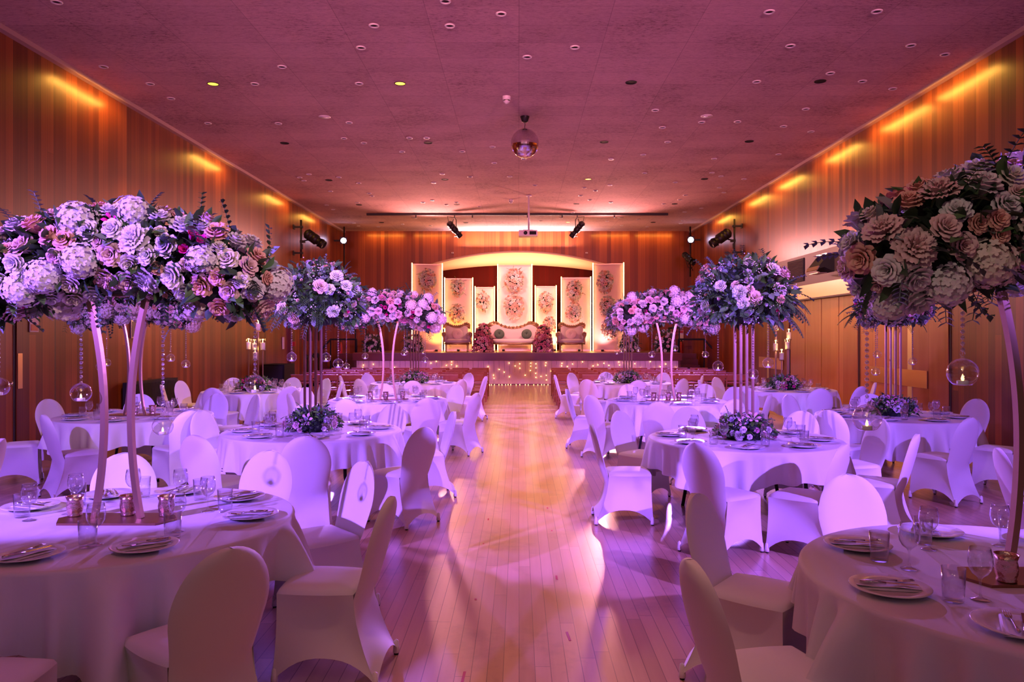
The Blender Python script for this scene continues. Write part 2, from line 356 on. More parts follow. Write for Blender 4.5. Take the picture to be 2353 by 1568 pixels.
# back wall with the arched opening
AX0, AX1 = -3.85, 3.80; AXC = (AX0+AX1)/2; AHW = (AX1-AX0)/2
def arch_z(x, z0=5.12, drop=.62): return z0-drop*((x-AXC)/AHW)**2
mb = MB(); N = 24; T = .18
mb.box(((XL+AX0)/2, YB+T/2, ZC/2), (AX0-XL, T, ZC)); mb.box(((XR+AX1)/2, YB+T/2, ZC/2), (XR-AX1, T, ZC))
for i in range(N):
    xa, xb = AX0+(AX1-AX0)*i/N, AX0+(AX1-AX0)*(i+1)/N
    za, zb = arch_z(xa), arch_z(xb)
    mb.add([(xa,YB,za),(xb,YB,zb),(xb,YB,ZC),(xa,YB,ZC),(xa,YB+T,za),(xb,YB+T,zb),(xb,YB+T,ZC),(xa,YB+T,ZC)],
           [(0,1,2,3),(7,6,5,4),(0,4,5,1),(3,2,6,7)])
struct(mb, 'wall_back', M['wall_x'])
YR = 33.3
def arch_in(x): return arch_z(x, 4.84, .33)
mb = MB().grid(lambda u, v: (AX0+(AX1-AX0)*u, YB-.02+(YR-YB)*v, arch_z(AX0+(AX1-AX0)*u)*(1-v)+arch_in(AX0+(AX1-AX0)*u)*v), 32, 6)
mb.grid(lambda u, v: (AX0+(AX1-AX0)*u, YB-.02+(YR-YB)*v, .07+arch_z(AX0+(AX1-AX0)*u)*(1-v)+arch_in(AX0+(AX1-AX0)*u)*v), 32, 6, flip=True)
struct(mb, 'trim_1', M['cream'], True)
mb = MB().tube([(AX0+(AX1-AX0)*i/40, YB-.03, arch_z(AX0+(AX1-AX0)*i/40)+.02) for i in range(41)], .035, 6); struct(mb, 'trim_2', M['trim'])
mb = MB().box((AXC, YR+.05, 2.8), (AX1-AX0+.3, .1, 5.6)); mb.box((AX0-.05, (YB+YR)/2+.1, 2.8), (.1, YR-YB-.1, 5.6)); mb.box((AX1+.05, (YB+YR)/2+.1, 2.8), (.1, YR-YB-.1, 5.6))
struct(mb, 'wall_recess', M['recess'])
for nm, x, s in (('trim_3', XL, 1), ('trim_4', XR, -1)):
    struct(MB().box((x+s*.05, (Y0+YB)/2, ZC-.035), (.10, YB-Y0, .07)), nm, M['trim'])
for nm, x, s in (('baseboard_left', XL, 1), ('baseboard_right', XR, -1)):
    struct(MB().box((x+s*.012, (Y0+YB)/2, .06), (.024, YB-Y0, .12)), nm, M['dark_base'])
def doorset(nm, x, s, y0, y1, z1, mw, leafs, frame=None, fw=.03):
    """door leaves lying in the plane of a side wall, dark joint round each"""
    d = link(nm, None, None, (x, 0, 0)); d['kind'] = 'structure'
    n = len(leafs)-1
    for k in range(n):
        a, b = leafs[k], leafs[k+1]
        MB().box((s*.012, (a+b)/2, z1/2+.01), (.024, abs(b-a)-.035, z1-.03)).obj('leaf', mw, d, False)
    mb = MB().box((s*.003, y0, z1/2), (.01, .06, z1)).box((s*.003, y1, z1/2), (.01, .06, z1)).box((s*.003, (y0+y1)/2, z1), (.01, abs(y1-y0), .06))
    mb.box((s*.003, (y0+y1)/2, z1/2), (.004, abs(y1-y0), z1))
    mb.obj('joint', frame or M['dark_base'], d, False)
    return d
d1 = doorset('door_1', XL, 1, 10.72, 11.63, 2.75, M['wall_y'], [10.72, 11.63])
MB().lathe([(.0,.02),(.03,.02),(.03,0),(.018,0)], 12, (.03, 10.60, 1.08), Euler((0,pi/2,0)).to_matrix()).obj('lock', M['steel'], d1)
MB().box((.028, 10.80, 1.25), (.008, .1, .5)).obj('push_plate', M['brass'], d1, False)
d2 = doorset('door_2', XR, -1, 12.32, 15.5, 2.62, M['brass_wood'], [12.32, 13.92, 15.5])
def plates(d, yc, ya, yb, w=.15, off=.42):
    for o in (-off, off*.55):
        MB().box((-.03, yc+o, 1.32), (.012, w, 1.5)).obj('push_plate', M['brass_pale'], d, False)
    MB().box((-.036, (ya+yb)/2, 1.0), (.012, abs(yb-ya), .30)).obj('kick_band', M['brass'], d, False)
M['brass_pale'] = mat('pale_brass', (.62,.55,.22), .38, .8)  # yellower, less metallic brass for the push plates
plates(d2, 13.95, 12.95, 15.05)
d3 = doorset('door_3', XR, -1, 19.6, 22.6, 2.62, M['wall_y'], [19.6, 21.1, 22.6])
plates(d3, 21.0, 20.0, 22.0)
# service counter shutters and the grey band over them on the right wall
d4 = doorset('door_4', XR, -1, 15.62, 19.5, 2.62, M['brass_wood'], [15.62, 16.55, 17.5, 18.5, 19.5])
# exit doors on the left wall near the stage
d5 = doorset('door_5', XL, 1, 24.7, 28.2, 2.35, M['wall_y'], [24.9, 26.45, 28.0], M['fascia'])
for y in (25.5, 26.0, 26.9, 27.4):
    MB().box((.03, y, 1.95), (.012, .14, .75)).box((.03, y, .75), (.012, .14, .7)).obj('glass_slot', M['soft_black'], d5, False)
for y in (25.7, 27.2):
    MB().box((.07, y, 1.06), (.05, 1.2, .06)).box((.05, y-.55, 1.06), (.08, .12, .16)).box((.05, y+.55, 1.06), (.08, .12, .16)).obj('push_bar', M['black'], d5, False)
MB().box((.028, 26.3, .98), (.01, .36, .16)).obj('notice', M['paper'], d5, False)
struct(MB().box((XL+.05, 23.6, 1.5), (.1, .42, 3.0)), 'trim_5', M['fascia'])
t = thing('service_band', 'long grey-brown painted service band with grilles high on the right wall', 'duct', (XR, 0, 0))
MB().box((-.03, 17.2, 3.34), (.06, 9.2, .74)).obj('casing', M['grey_paint'], t, False)
for y in (15.0, 19.0):
    mb = MB().box((-.07, y, 3.36), (.02, 1.1, .56)); mb.obj('grille_frame', M['soft_black'], t, False)
    mb = MB()
    for k in range(16): mb.box((-.085, y, 3.12+k*.031), (.014, 1.0, .014), (0, .5, 0))
    mb.obj('grille', M['grey_paint'], t, False)
for y in (17.0, 21.0):
    mb = MB(); pr = [(0,-.2),(.22,-.1),(.36,-.14),(.36,-.10),(.14,.18),(0,.2)]
    mb.prism([(x, z) for x, z in pr], .62, lambda x, yy, z, y=y: (-.06-x, y-.31+yy, 3.36+z)); mb.obj('vent_hood', M['soft_black'], t, False)
    MB().box((-.42, y, 3.24), (.02, .64, .1), (0, .5, 0)).box((-.3, y, 3.14), (.2, .5, .012)).box((-.14, y, 3.56), (.16, .6, .03)).obj('vent_lip', M['steel_sheet'], t, False)
struct(MB().box((XR-.05, 17.2, 2.80), (.10, 9.2, .33)), 'trim_6', M['steel_sheet'])
struct(MB().box((XR-.07, 17.2, 2.62), (.14, 9.2, .035)), 'trim_7', M['dark_base'])
# notices, alarm, speakers and heater along the walls
def wallthing(name, label, cat, x, y, z, dims, m, extra=None):
    o = thing(name, label, cat, (x, y, z)); MB().box((0,0,0), dims).obj('board', m, o, False)
    if extra: MB().box(*extra[0]).obj(extra[2] if len(extra) > 2 else 'band', extra[1], o, False)
    return o
wallthing('fire_notice', 'small white and red fire notice on the door of the left wall', 'sign', XL+.035, 11.1, 1.93, (.012,.20,.25), M['paper'], (((.008,0,-.06),(.004,.16,.09)), M['red']))
n = wallthing('glazed_notice', 'framed notice behind shiny plastic on the left wall', 'sign', XL+.02, 14.05, 1.87, (.02,.30,.33), M['steel'], (((.012,0,0),(.004,.25,.28)), M['grey_paint'], 'sheet'))
wallthing('door_notice', 'narrow white notice beside the dark red post on the left wall', 'sign', XL+.02, 22.9, 1.53, (.012,.18,.36), M['paper'])
wallthing('call_point', 'round red fire alarm on the dark red post of the left wall', 'alarm', XL+.14, 23.6, 1.5, (.08,.14,.14), M['red'])
t = thing('radiator', 'wide black ribbed heater standing against the left wall', 'heater', (XL+.14, 14.45, 0))
mb = MB().box((0, 0, .48), (.20, 1.75, .86)); mb.obj('casing', M['soft_black'], t, False)
mb = MB()
for k in range(34): mb.box((.105, -.83+k*.0503, .48), (.015, .022, .80))
mb.obj('fins', M['black'], t, False)
for q in (.6, -.6): MB().box((0, q, .03), (.16, .1, .06)).obj('foot', M['soft_black'], t, False)
t = thing('bass_speaker', 'black box loudspeaker on the floor by the left wall', 'speaker', (XL+.36, 21.4, 0))
MB().box((0,0,.48), (.6,.95,.96)).obj('cabinet', M['soft_black'], t, False)
MB().box((0,-.485,.48), (.52,.02,.86)).obj('grille', M['black'], t, False)
for x, y, z, lab in ((XL+.16, 29.6, 1.3, 'left wall by the stage end'), (6.55, 30.66, 1.3, 'back wall right of the stage')):
    t = thing('fire_extinguisher', 'red fire extinguisher with black hose on the '+lab, 'extinguisher', (x, y, z-.3))
    MB().lathe([(0,0),(.08,0),(.085,.02),(.085,.42),(.06,.49),(.025,.52),(0,.52)], 14).obj('cylinder', M['red'], t)
    MB().box((0,0,.55), (.04,.12,.05)).tube([(0,-.03,.55),(.02,-.1,.45),(.02,-.1,.15)], .012, 6).obj('valve', M['black'], t)
wallthing('extinguisher_notice', 'white and red notice above the extinguisher on the back wall', 'sign', 6.55, YB-.012, 1.76, (.2,.012,.42), M['paper'], (((0,-.008,.15),(.18,.004,.1)), M['red']))

for x, lab in ((-5.63, 'left'), (5.6, 'right')):
    t = thing('wall_speaker', 'small black speaker on the back wall %s of the stage opening' % lab, 'speaker', (x, YB-.1, 2.2), 0, 'small wall speakers')
    MB().box((0,0,0), (.27,.18,.21)).obj('cabinet', M['soft_black'], t, False); MB().box((0,-.093,0), (.23,.008,.17)).obj('grille', M['black'], t, False)
for x, lab in ((-2.67, 'left'), (2.74, 'right')):
    t = thing('wall_sensor', 'tiny white sensor on the back wall over the arch, %s one' % lab, 'sensor', (x, YB-.02, 5.10), 0, 'small wall sensors')
    MB().box((0,0,0), (.09,.04,.045)).obj('housing', M['white_plastic'], t, False); MB().box((0,-.022,-.005), (.05,.006,.02)).obj('window', M['grey_paint'], t, False)
# ---------------------------------------------------------------- ceiling fittings
GL = 'recessed ceiling downlights'
rb = MB().lathe([(.046,.004),(.05,-.012),(.066,-.016),(.072,-.006),(.072,.0)], 18)
ring = rb.mesh('trim_ring', M['white_plastic'])
lensm = MB().lathe([(0,.0),(.048,.0)], 18); lens = lensm.mesh('lamp', mat('dull_lamp', (.42,.36,.36), .4))
hole_ring = MB().lathe([(.084,.0),(.086,-.008),(.095,-.008),(.097,0)], 20).mesh('rim', M['soft_black'])
hole = MB().lathe([(0,-.002),(.086,-.002)], 20).mesh('opening', M['soft_black'])
hlit = MB().lathe([(0,-.002),(.086,-.002)], 20).mesh('lamp', M['lit_lamp'])
plate = MB().lathe([(0,-.018),(.03,-.02),(.032,-.012),(.10,-.012),(.115,-.004),(.115,0)], 24).mesh('speaker_plate', M['white_plastic'])
zl = '''255,8 2007,4 2258,61 1685,114 2027,115 1626,214 466,300 1270,300 676,377 1148,377 1618,376 770,443 937,555 1254,556 1572,552 1549,623 1639,643 1845,621 1922,621 1811,683 2219,661 2083,682 2227,734 1993,783 2119,796 2297,796 1391,785 1350,800 1369,814 1526,799 1616,825 1954,823 1489,862 1663,871 1676,883 1948,902 1906,912 1610,913 2056,912 2011,922 2160,931 1472,924 1501,944 1867,982 1957,989 2092,989 1594,1005 1615,1018 1705,1022 1813,1010 1940,1017'''
zr = '''1208,52 1692,50 334,211 120,255 1303,205 1845,203 1998,244 1483,328 1152,366 1627,364 1764,398 696,494 905,548 1066,546 1373,489 1273,567 1396,591 728,572 752,637 642,695 497,714 105,713 961,713 1250,693 648,777 951,776 992,791 1095,804 42,793 155,832 492,831 786,819 376,843 426,856 360,878 984,843 1005,865 831,877 402,898 496,908 734,916 806,897 903,935 828,952 325,955 272,978 181,992 480,993 620,985 820,991 660,1019 545,1013 810,1004'''
def zpts(s, l): return [((float(a)/1.961, float(b)/1.961) if l else (1150+float(a)/1.956, float(b)/1.955)) for a, b in (p.split(',') for p in s.split())]
down = zpts(zl, 1)+zpts(zr, 0)
BANDS = [(45, 'nearest the camera'), (85, 'just past the nearest few'), (165, 'in front of the lit yellow lamps'), (215, 'level with the lit yellow lamps'), (262, 'level with the mirror ball mount'), (300, 'level with the top of the mirror ball'), (335, 'level with the middle of the mirror ball'), (372, 'just behind the mirror ball'), (402, 'in the first stretch past the mirror ball'), (428, 'around the far lit yellow lamp'), (450, 'level with the projector pole mount'), (484, 'just in front of the black lighting bar'), (999, 'between lighting bar and back wall')]
prev = 0
for lim, words_ in BANDS:
    row = sorted(p for p in down if prev <= p[1] < lim); prev = lim
    for k, (px, py) in enumerate(row):
        t = thing('downlight', 'unlit downlight, %s from left, %s' % (ORD[k], words_), 'ceiling light', on(px, py, ZC), 0, GL)
        link('trim_ring', ring, t); link('lamp', lens, t, (0, 0, .0))
blk = zpts('1283,645 1929,643 1482,812 2005,809 1618,923 2058,922 1719,1003 2099,1004', 1)+zpts('587,370 1437,365 466,638 1118,635 917,804 783,916 341,916 686,999', 0)
prev = 0
for lim, words_ in ((250, 'in the row nearest the camera'), (370, 'in the row level with the mirror ball'), (440, 'in the row past the mirror ball'), (485, 'in the row in front of the lighting bar'), (999, 'in the row behind the lighting bar')):
    row = sorted(p for p in blk if prev <= p[1] < lim); prev = lim
    for k, (px, py) in enumerate(row):
        t = thing('dark_downlight', 'larger black open downlight, %s from left %s' % (ORD[k], words_), 'ceiling light', on(px, py, ZC), 0, 'black open ceiling lamps')
        link('rim', hole_ring, t); link('opening', hole, t)
for (px, py), lab in zip(zpts('960,378 1803,376', 1)+zpts('394,805 303,998', 0), ('nearer the left wall', 'nearer the middle of the near ceiling', 'far down the ceiling past the mirror ball', 'by the bright patch near the back wall')):
    t = thing('lit_downlight', 'lit yellow round downlight '+lab, 'ceiling light', on(px, py, ZC), 0, 'lit ceiling lamps')
    link('rim', hole_ring, t); link('lamp', hlit, t)
for (px, py), lab in zip(((746, 268.5), (1624, 266.5), (952, 501), (1425, 500)), ('left of the mirror ball', 'right of the mirror ball', 'behind the bar on the left', 'behind the bar on the right')):
    t = thing('ceiling_speaker', 'flat round white ceiling plate '+lab, 'ceiling speaker', on(px, py, ZC), 0, 'round ceiling plates'); link('speaker_plate', plate, t)
for (px, py), lab in zip(((1164, 222), (1174, 459)), ('in front of the mirror ball', 'near the projector pole')):
    t = thing('smoke_detector', 'white domed smoke detector on the ceiling '+lab, 'smoke detector', on(px, py, ZC), 0, 'smoke detectors')
    MB().lathe([(.075,0),(.072,-.055),(.06,-.065)], 18).obj('base', M['white_plastic'], t)
    MB().lathe([(.06,-.085),(.05,-.10),(.02,-.125),(0,-.127)], 18).lathe([(.03,-.06),(.03,-.09)], 10).obj('sensor_cap', M['white_plastic'], t)
# mirror ball
p = on(1206, 268, ZC)
t = thing('mirror_ball', 'mirror ball hanging from a black motor in the ceiling', 'mirror ball', p)
MB().lathe([(.09,0),(.085,-.02),(.06,-.10),(.03,-.115),(0,-.115)], 14).obj('motor', M['black'], t)
MB().tube([(0,0,-.115),(.004,0,-.16),(-.004,0,-.19),(0,0,-.235)], .006, 6).obj('chain', M['black'], t)
MB().ball((0,0,-.235-.283), .283, 44, 26, (.96, .96, 1)).obj('ball', M['mirror'], t, False)
# projector on a pole
p = on(1215, 449, ZC)
t = thing('projector', 'white projector hanging on a pole from the ceiling', 'projector', p)
MB().cyl((0,0,0), (0,0,-1.04), .03, 10).box((0,0,-.015), (.16,.16,.03)).obj('pole', M['white_plastic'], t)
MB().box((-.02,0,-1.16), (.56,.42,.17)).obj('body', M['white_plastic'], t, False)
MB().cyl((-.1,-.2,-1.16), (-.1,-.25,-1.16), .055, 14).obj('lens', M['black'], t)
MB().box((.12,-.213,-1.16), (.2,.008,.1)).obj('vent', M['soft_black'], t, False)
MB().box((-.02,0,-1.06), (.3,.3,.02)).obj('bracket', M['steel'], t, False)
# lighting bar with two hanging lanterns
YL = 26.3
t = thing('lighting_bar', 'long black lighting bar fixed across the ceiling before the stage', 'lighting bar', (0, YL, ZC))
MB().box((-.05,0,-.035), (10.4,.09,.07)).obj('bar', M['black'], t, False)
for x in (-3.55, -1.6, .3, 1.5, 3.3):
    MB().box((x,0,-.10), (.04,.05,.10)).obj('hook', M['black'], t, False)
def lantern(name, label, loc, direction, L=.62, r=.115, yoke=None):
    """theatre spot: finned body, lens tube, accessory plate; direction is where the lens looks"""
    t = thing(name, label, 'stage light', loc, 0, 'stage lanterns')
    D = Vector(direction).normalized(); R = D.to_track_quat('Z', 'Y').to_matrix()
    mb = MB().lathe([(0,-.34),(.6*r,-.34),(r,-.28),(r,-.20),(.9*r,-.19),(.9*r,-.17),(r,-.16),(r,-.10),(.9*r,-.09),(.9*r,-.07),(r,-.06),(r,.06),(.75*r,.10)], 16, (0,0,0), R)
    mb.obj('lamp_body', M['black'], t)
    _m = MB().lathe([(.75*r,.08),(.72*r,.2),(.86*r,.21),(.86*r,.32),(.8*r,.33),(.78*r,.3),(0,.29)], 16, (0,0,0), R); lt = _m.obj('lens_tube', M['black'], t)
    MB().box(R @ Vector((0, 0, .20)), (.26,.26,.012), R).obj('shutter_plate', M['black'], lt, False)
    if yoke is not None:
        mb = MB(); s = Vector(yoke)
        side = D.cross(s).normalized()*(r+.025)
        mb.tube([side*1, side+s*.75, s*1.0, -side+s*.75, -side*1], .014, 6); mb.cyl(s*.98, s*1.25, .016, 6)
        mb.tube([-D*.3, -D*.38+s*.4, s*1.0], .010, 6)
        mb.obj('yoke', M['black'], t)
    return t
lantern('hanging_lantern', 'black hanging stage lantern left of the projector', (-2.22, YL+.02, 5.42), (.62, .35, -.72), yoke=(.0, 0, .42))
lantern('hanging_lantern', 'black hanging stage lantern right of the projector', (2.02, YL+.02, 5.42), (-.62, .35, -.72), yoke=(0, 0, .42))
for s, x, d, lab in ((1, -6.86, 24.0, 'left'), (-1, 6.74, 23.8, 'right')):
    t = thing('lantern_pole', 'black upright pole bracketed to the %s wall, holding a lantern' % lab, 'pole', (x, d, 4.2), 0, 'wall lantern poles')
    MB().cyl((0,0,0), (0,0,1.2), .03, 10).obj('pole', M['black'], t)
    for z in (.16, .98):
        MB().box((-s*.12,0,z), (.26,.07,.05)).box((-s*.22,0,z), (.03,.16,.14)).box((s*.02,0,z), (.09,.09,.06)).obj('bracket', M['black'], t, False)
    MB().box((s*.05,0,.52), (.16,.08,.08)).box((s*.02,0,.36), (.07,.07,.16)).obj('clamp', M['black'], t, False)
    MB().tube([(0,-.04,0),(-s*.02,-.04,-.3),(-s*.01,-.03,-.7)], .007, 5).obj('cable', M['black'], t)
    t2 = lantern('profile_lantern', 'long black profile lantern on the pole of the %s wall' % lab, (x+s*.44, d, 4.80), (s*.80, -.12, -.55), r=.15)
    MB().cyl((-s*.34,0,-.05), (-s*.05,0,0), .02, 8).obj('yoke', M['black'], t2)
    for c in list(t2.children):
        if c.name.split('.')[0] in ('lamp_body', 'lens_tube'): c.scale = (1.1,1.1,1.1)
for cpos, s, lab in ((CORNER_L, 1, 'left'), (CORNER_R, -1, 'right')):
    t = lantern('corner_lantern', 'glaring violet spotlight high in the far %s corner' % lab, cpos+Vector((0, .18, .08)), (s*.25, -1, -.16), r=.13)
    D = Vector((s*.25, -1, -.16)).normalized(); R = D.to_track_quat('Z', 'Y').to_matrix()
    MB().lathe([(0,.325),(.075,.325),(.11,.318)], 18, (0,0,0), R).obj('lens', M['purple_lens'], t)
    MB().box((-s*.2,.1,.0), (.4,.06,.06)).obj('bracket', M['black'], t, False)
    MB().cyl((-s*.05,.35,-1.4), (-s*.05,.35,.6), .03, 8).obj('pole', M['black'], t)
lantern('spare_lantern', 'unlit black lantern under the glaring far right spotlight', (6.45, 28.9, 4.68), (.45, -.6, -.62), yoke=(.15, .12, -.35))

# ---------------------------------------------------------------- stage
SX0, SX1, SY, SZ = -5.88, 5.78, 27.1, 1.146
t = link('stage_floor', None); t['kind'] = 'structure'
MB().box(((SX0+SX1)/2, (SY+YR)/2, SZ-.05), (SX1-SX0, YR-SY, .10)).obj('boards', M['stage_top'], t, False)
MB().box(((SX0+SX1)/2, SY+.04, SZ-.15), (SX1-SX0+.06, .10, .26)).obj('fascia', M['fascia'], t, False)
mb = MB().grid(lambda u, v: (SX0+.08+(SX1-SX0-.16)*u, SY+.10+.012*abs(sin(u*pi*23))**.3, .03+.86*v), 230, 1)
mb.obj('skirt_boards', M['skirt'], t, False)
MB().box((SX0+.05, (SY+YB)/2+.05, SZ/2), (.08, YB-SY-.1, SZ)).box((SX1-.05, (SY+YB)/2+.05, SZ/2), (.08, YB-SY-.1, SZ)).box(((SX0+SX1)/2, SY+.14, .03), (SX1-SX0-.1, .05, .06)).obj('side_boards', M['fascia'], t, False)
t = thing('fairy_lights', 'curtain of warm fairy lights on the pale stage front', 'string lights', (0, SY, 0))
mb = MB(); bl = MB().ball((0,0,0), .013, 6, 4).mesh('bulb', M['fairy']); far = MB(); kb = 0
for k in range(62):
    x = SX0+.15+(SX1-SX0-.3)*k/61; L = random.uniform(.35,.85) if abs(x) < 1.3 or random.random() < .3 else random.uniform(.12,.4)
    mb.tube([(x, .085, .87), (x+.01, .08, .87-L*.5), (x, .085, .87-L)], .0025, 4)
    z = .87-random.uniform(.03,.40)
    while z > .87-L:
        if random.random() < .75:
            q = (x+random.uniform(-.02,.02), .07, z)
            if kb < 100: link('bulb', bl, t, q); kb += 1
            else: far.ball(q, .012, 5, 3)
        z -= random.uniform(.09,.2)
x = -1.15
while x < 1.2:
    far.ball((x, -.06+random.uniform(-.05,.05), .014), .012, 5, 3); x += random.uniform(.07,.2)
mb.obj('wire', M['soft_black'], t); o = far.obj('small_bulbs', M['fairy'], t); o['kind'] = 'stuff'
# handrails by the stage steps
for x, s, lab in ((SX0-.05, -1, 'left'), (SX1+.05, 1, 'right')):
    t = thing('handrail', 'dark handrail of the steps at the %s end of the stage' % lab, 'handrail', (x, SY+.3, 0))
    a, b, c = (s*.05, 2.4, 2.05), (s*.05, .5, 2.05), (s*.55, -.35, 1.35)
    MB().tube([a, b], .035, 8).obj('rail', M['soft_black'], t); MB().tube([(s*.0,.45,1.62),(s*.95,.45,1.62),(s*1.35,-.2,1.0)], .035, 8).obj('rail', M['soft_black'], t)
    for a, b in (((s*1.35,-.2,0), (s*1.35,-.2,1.0)), ((0,.45,1.1), (0,.45,1.62)), ((s*.95,.45,0), (s*.95,.45,1.62)), ((s*.05,2.4,1.1), (s*.05,2.4,2.05)), ((s*.05,.5,1.1), (s*.05,.5,2.05))): MB().cyl(a, b, .025, 8).obj('post', M['soft_black'], t)
    st = thing('stage_steps', 'dark wooden steps up to the stage at its %s end' % lab, 'steps', (x+s*.55, SY+1.0, 0))
    mb = MB()
    for k in range(5): mb.box((0, .12+k*.28, (k+1)*.107), (.86, .28, (k+1)*.214))
    mb.obj('treads', M['fascia'], st, False)

# seven lit backdrop panels
def backdrop(label, xa, xb, y, ztop, turn=0):
    w, h = xb-xa, ztop-SZ
    t = thing('backdrop_panel', label, 'backdrop panel', ((xa+xb)/2, y, SZ), turn, 'stage backdrop panels')
    MB().box((0,.03,h/2), (w-.06,.03,h-.06)).obj('fabric', M['panel'], t, False)
    f = MB()
    for sx in (-1, 1): f.box((sx*(w/2-.02), .02, h/2), (.04,.07,h))
    f.box((0,.02,h-.02), (w,.07,.04)).box((0,.02,.03), (w,.07,.06)); fo = f.obj('frame', M['panel_frame'], t, False)
    for sx in (-1, 1):
        MB().cyl((sx*(w/2-.015), -.035, .02), (sx*(w/2-.015), -.035, h+.03), .016, 8).obj('led_strip', M['led'], fo)
    return t
def PX(px, y): return (px-CX)/FPX*y
def PZ(py, y): return EYE-(py-CY)/FPX*y
PAN = [('tall outer backdrop panel at the left end, edges glowing', 946, 1017, 29.45, 607, .22),
       ('backdrop panel behind the left armchair, lit yellow', 1021, 1087, 29.95, 640, .06),
       ('short backdrop panel left of the tall middle panel', 1091, 1137, 30.3, 660, 0),
       ('tall middle backdrop panel behind the sofa', 1143, 1223, 30.1, 609, 0),
       ('short backdrop panel right of the tall middle panel', 1229, 1279, 30.3, 658, 0),
       ('backdrop panel behind the right armchair, lit pink', 1289, 1358, 29.95, 638, -.06),
       ('tall outer backdrop panel at the right end, edges glowing', 1362, 1434, 29.45, 606, -.22)]
PANC = []
for lab, a, b, y, zt, tr in PAN:
    backdrop(lab, PX(a, y), PX(b, y), y, PZ(zt, y), tr); PANC.append(((PX(a, y)+PX(b, y))/2, y))
# par lamps at the foot of the panels
for x, y, c, lab in ((-3.15, 29.15, (1,.30,.05), 'outer left panel'), (-2.35, 29.6, (1,.46,.04), 'left armchair'), (.62, 29.8, (1,.34,.06), 'sofa, right side'), (-.6, 29.8, (1,.34,.38), 'sofa, left side'), (2.35, 29.6, (1,.36,.30), 'right armchair'), (3.2, 29.1, (1,.33,.30), 'outer right panel'), (-1.32, 30.0, (1,.36,.22), 'left flower tower'), (1.42, 30.0, (1,.34,.16), 'right flower tower')):
    t = thing('floor_uplight', 'small black uplight on the stage behind the '+lab, 'stage light', (x, y, SZ), 0, 'stage uplights')
    MB().lathe([(0,0),(.05,0),(.055,.03),(.055,.07),(.045,.075)], 12).obj('housing', M['black'], t)
    MB().lathe([(0,.072),(.045,.072)], 12).obj('lens', M['lit_lamp'], t)
    light('floor_uplight_beam', 'SPOT', (x, y, SZ+.10), (x, y+.33, SZ+1.5), 130, c, .05, 120, 1)

# throne style sofa and armchairs
def crest(mb, w, z0, bumps):
    n = 40; top = []; bot = []
    for i in range(n+1):
        u = -1+2*i/n; top.append((u*w/2, z0+bumps(u)+.022*sin(i*pi/2*1.0)**2)); bot.append((u*w/2*.97, z0+bumps(u)*.55-.12))
    mb.prism(top+bot[::-1], .05, lambda x, y, z: (x, y, z))
    for i in range(2, n-1, 3):
        u = -1+2*i/n; x, z = u*w/2, z0+bumps(u)-.02
        pts = [(x+.045*(1-k/14)*cos(k*.75+u*3), -.015, z+.045*(1-k/14)*sin(k*.75+u*3)) for k in range(12)]
        mb.tube(pts, .011, 5)
        mb.ball((x, -.01, z+.045), .02, 6, 4)
    return mb
def throne(label, cat, name, loc, w, rz, bumps, depth=.62):
    t = thing(name, label, cat, loc, rz)
    sh = .44
    mb = MB()
    N_ = 16
    def top(u, v):
        x = (u*2-1)*(w/2-.10); y = -depth/2+depth*v
        return (x, y, sh+.05*(1-(2*u-1)**6)*(1-abs(2*v-1)**5))
    mb.grid(top, N_, 8).box((0,0,sh-.06), (w-.2, depth, .12)); mb.obj('seat', M['velvet'], t)
    ap = MB().box((0,-depth/2-.01,sh-.13), (w-.14,.05,.07)).box((0,depth/2-.02,sh-.13), (w-.14,.05,.07))
    k = -w/2+.1
    while k < w/2-.08:
        ap.ball((k,-depth/2-.035,sh-.165), .015, 6, 4); k += .045
    ap.obj('apron', M['carved'], t)
    def back(u, v):
        x = (u*2-1)*(w/2-.10); z = sh-.02+v*(.44+bumps(u*2-1)*.8)
        return (x, depth/2-.10+.10*v-.05*(1-(2*u-1)**4)*(1-(2*v-1)**4), z)
    mb = MB().grid(back, 24, 8); mb.grid(lambda u, v: (back(u, v)[0], depth/2+.04+.1*v, back(u, v)[2]), 24, 8, flip=True); bk = mb.obj('backrest', M['velvet'], t)
    mb = crest(MB(), w, sh+.50, bumps); cr = mb.obj('carved_crest', M['carved'], bk); cr.location = (0, depth/2-.0, 0)
    for s in (-1, 1):
        xs = s*(w/2-.07)
        mb = MB().box((xs, .0, sh+.05), (.12, depth-.06, .26))
        mb.cyl((xs+s*.03, -depth/2+.0, sh+.22), (xs+s*.03, depth/2-.06, sh+.24), .085, 14); am = mb.obj('armrest', M['velvet'], t)
        fr = MB(); pts = [(xs+s*(.03+.075*(1-j/22)*cos(j*.55)), -depth/2-.02, sh+.22+.075*(1-j/22)*sin(j*.55)) for j in range(20)]
        fr.tube(pts, .017, 6); fr.tube([(xs+s*.10,-depth/2-.02,sh+.20),(xs+s*.03,-depth/2-.02,sh+.06),(xs+s*.06,-depth/2-.02,sh-.08),(xs+s*.04,-depth/2-.02,sh-.16)], .03, 6); fr.obj('arm_scroll', M['carved'], am)
    for sx in (-1, 1):
        for sy in (-1, 1):
            MB().lathe([(.0,0),(.022,0),(.028,.03),(.018,.06),(.026,.14),(.022,.2),(.034,.27),(.036,.31),(0,.31)], 10, (sx*(w/2-.12), sy*(depth/2-.05), 0)).obj('leg', M['carved'], t)
    return t
def sofa_b(u): a = abs(u); return .05+.17*math.exp(-((a-.72)/.24)**2)-.05*math.exp(-(u/.3)**2)
def chair_b(u): a = abs(u); return .06+.10*math.exp(-((a-.72)/.25)**2)-.02*math.exp(-(u/.3)**2)
SOFA = (-.22, 29.05, SZ)
throne('pale velvet two-seat sofa with carved gilt crest, centre of the stage', 'sofa', 'throne_sofa', SOFA, 2.0, pi, sofa_b).rotation_euler.z = 0
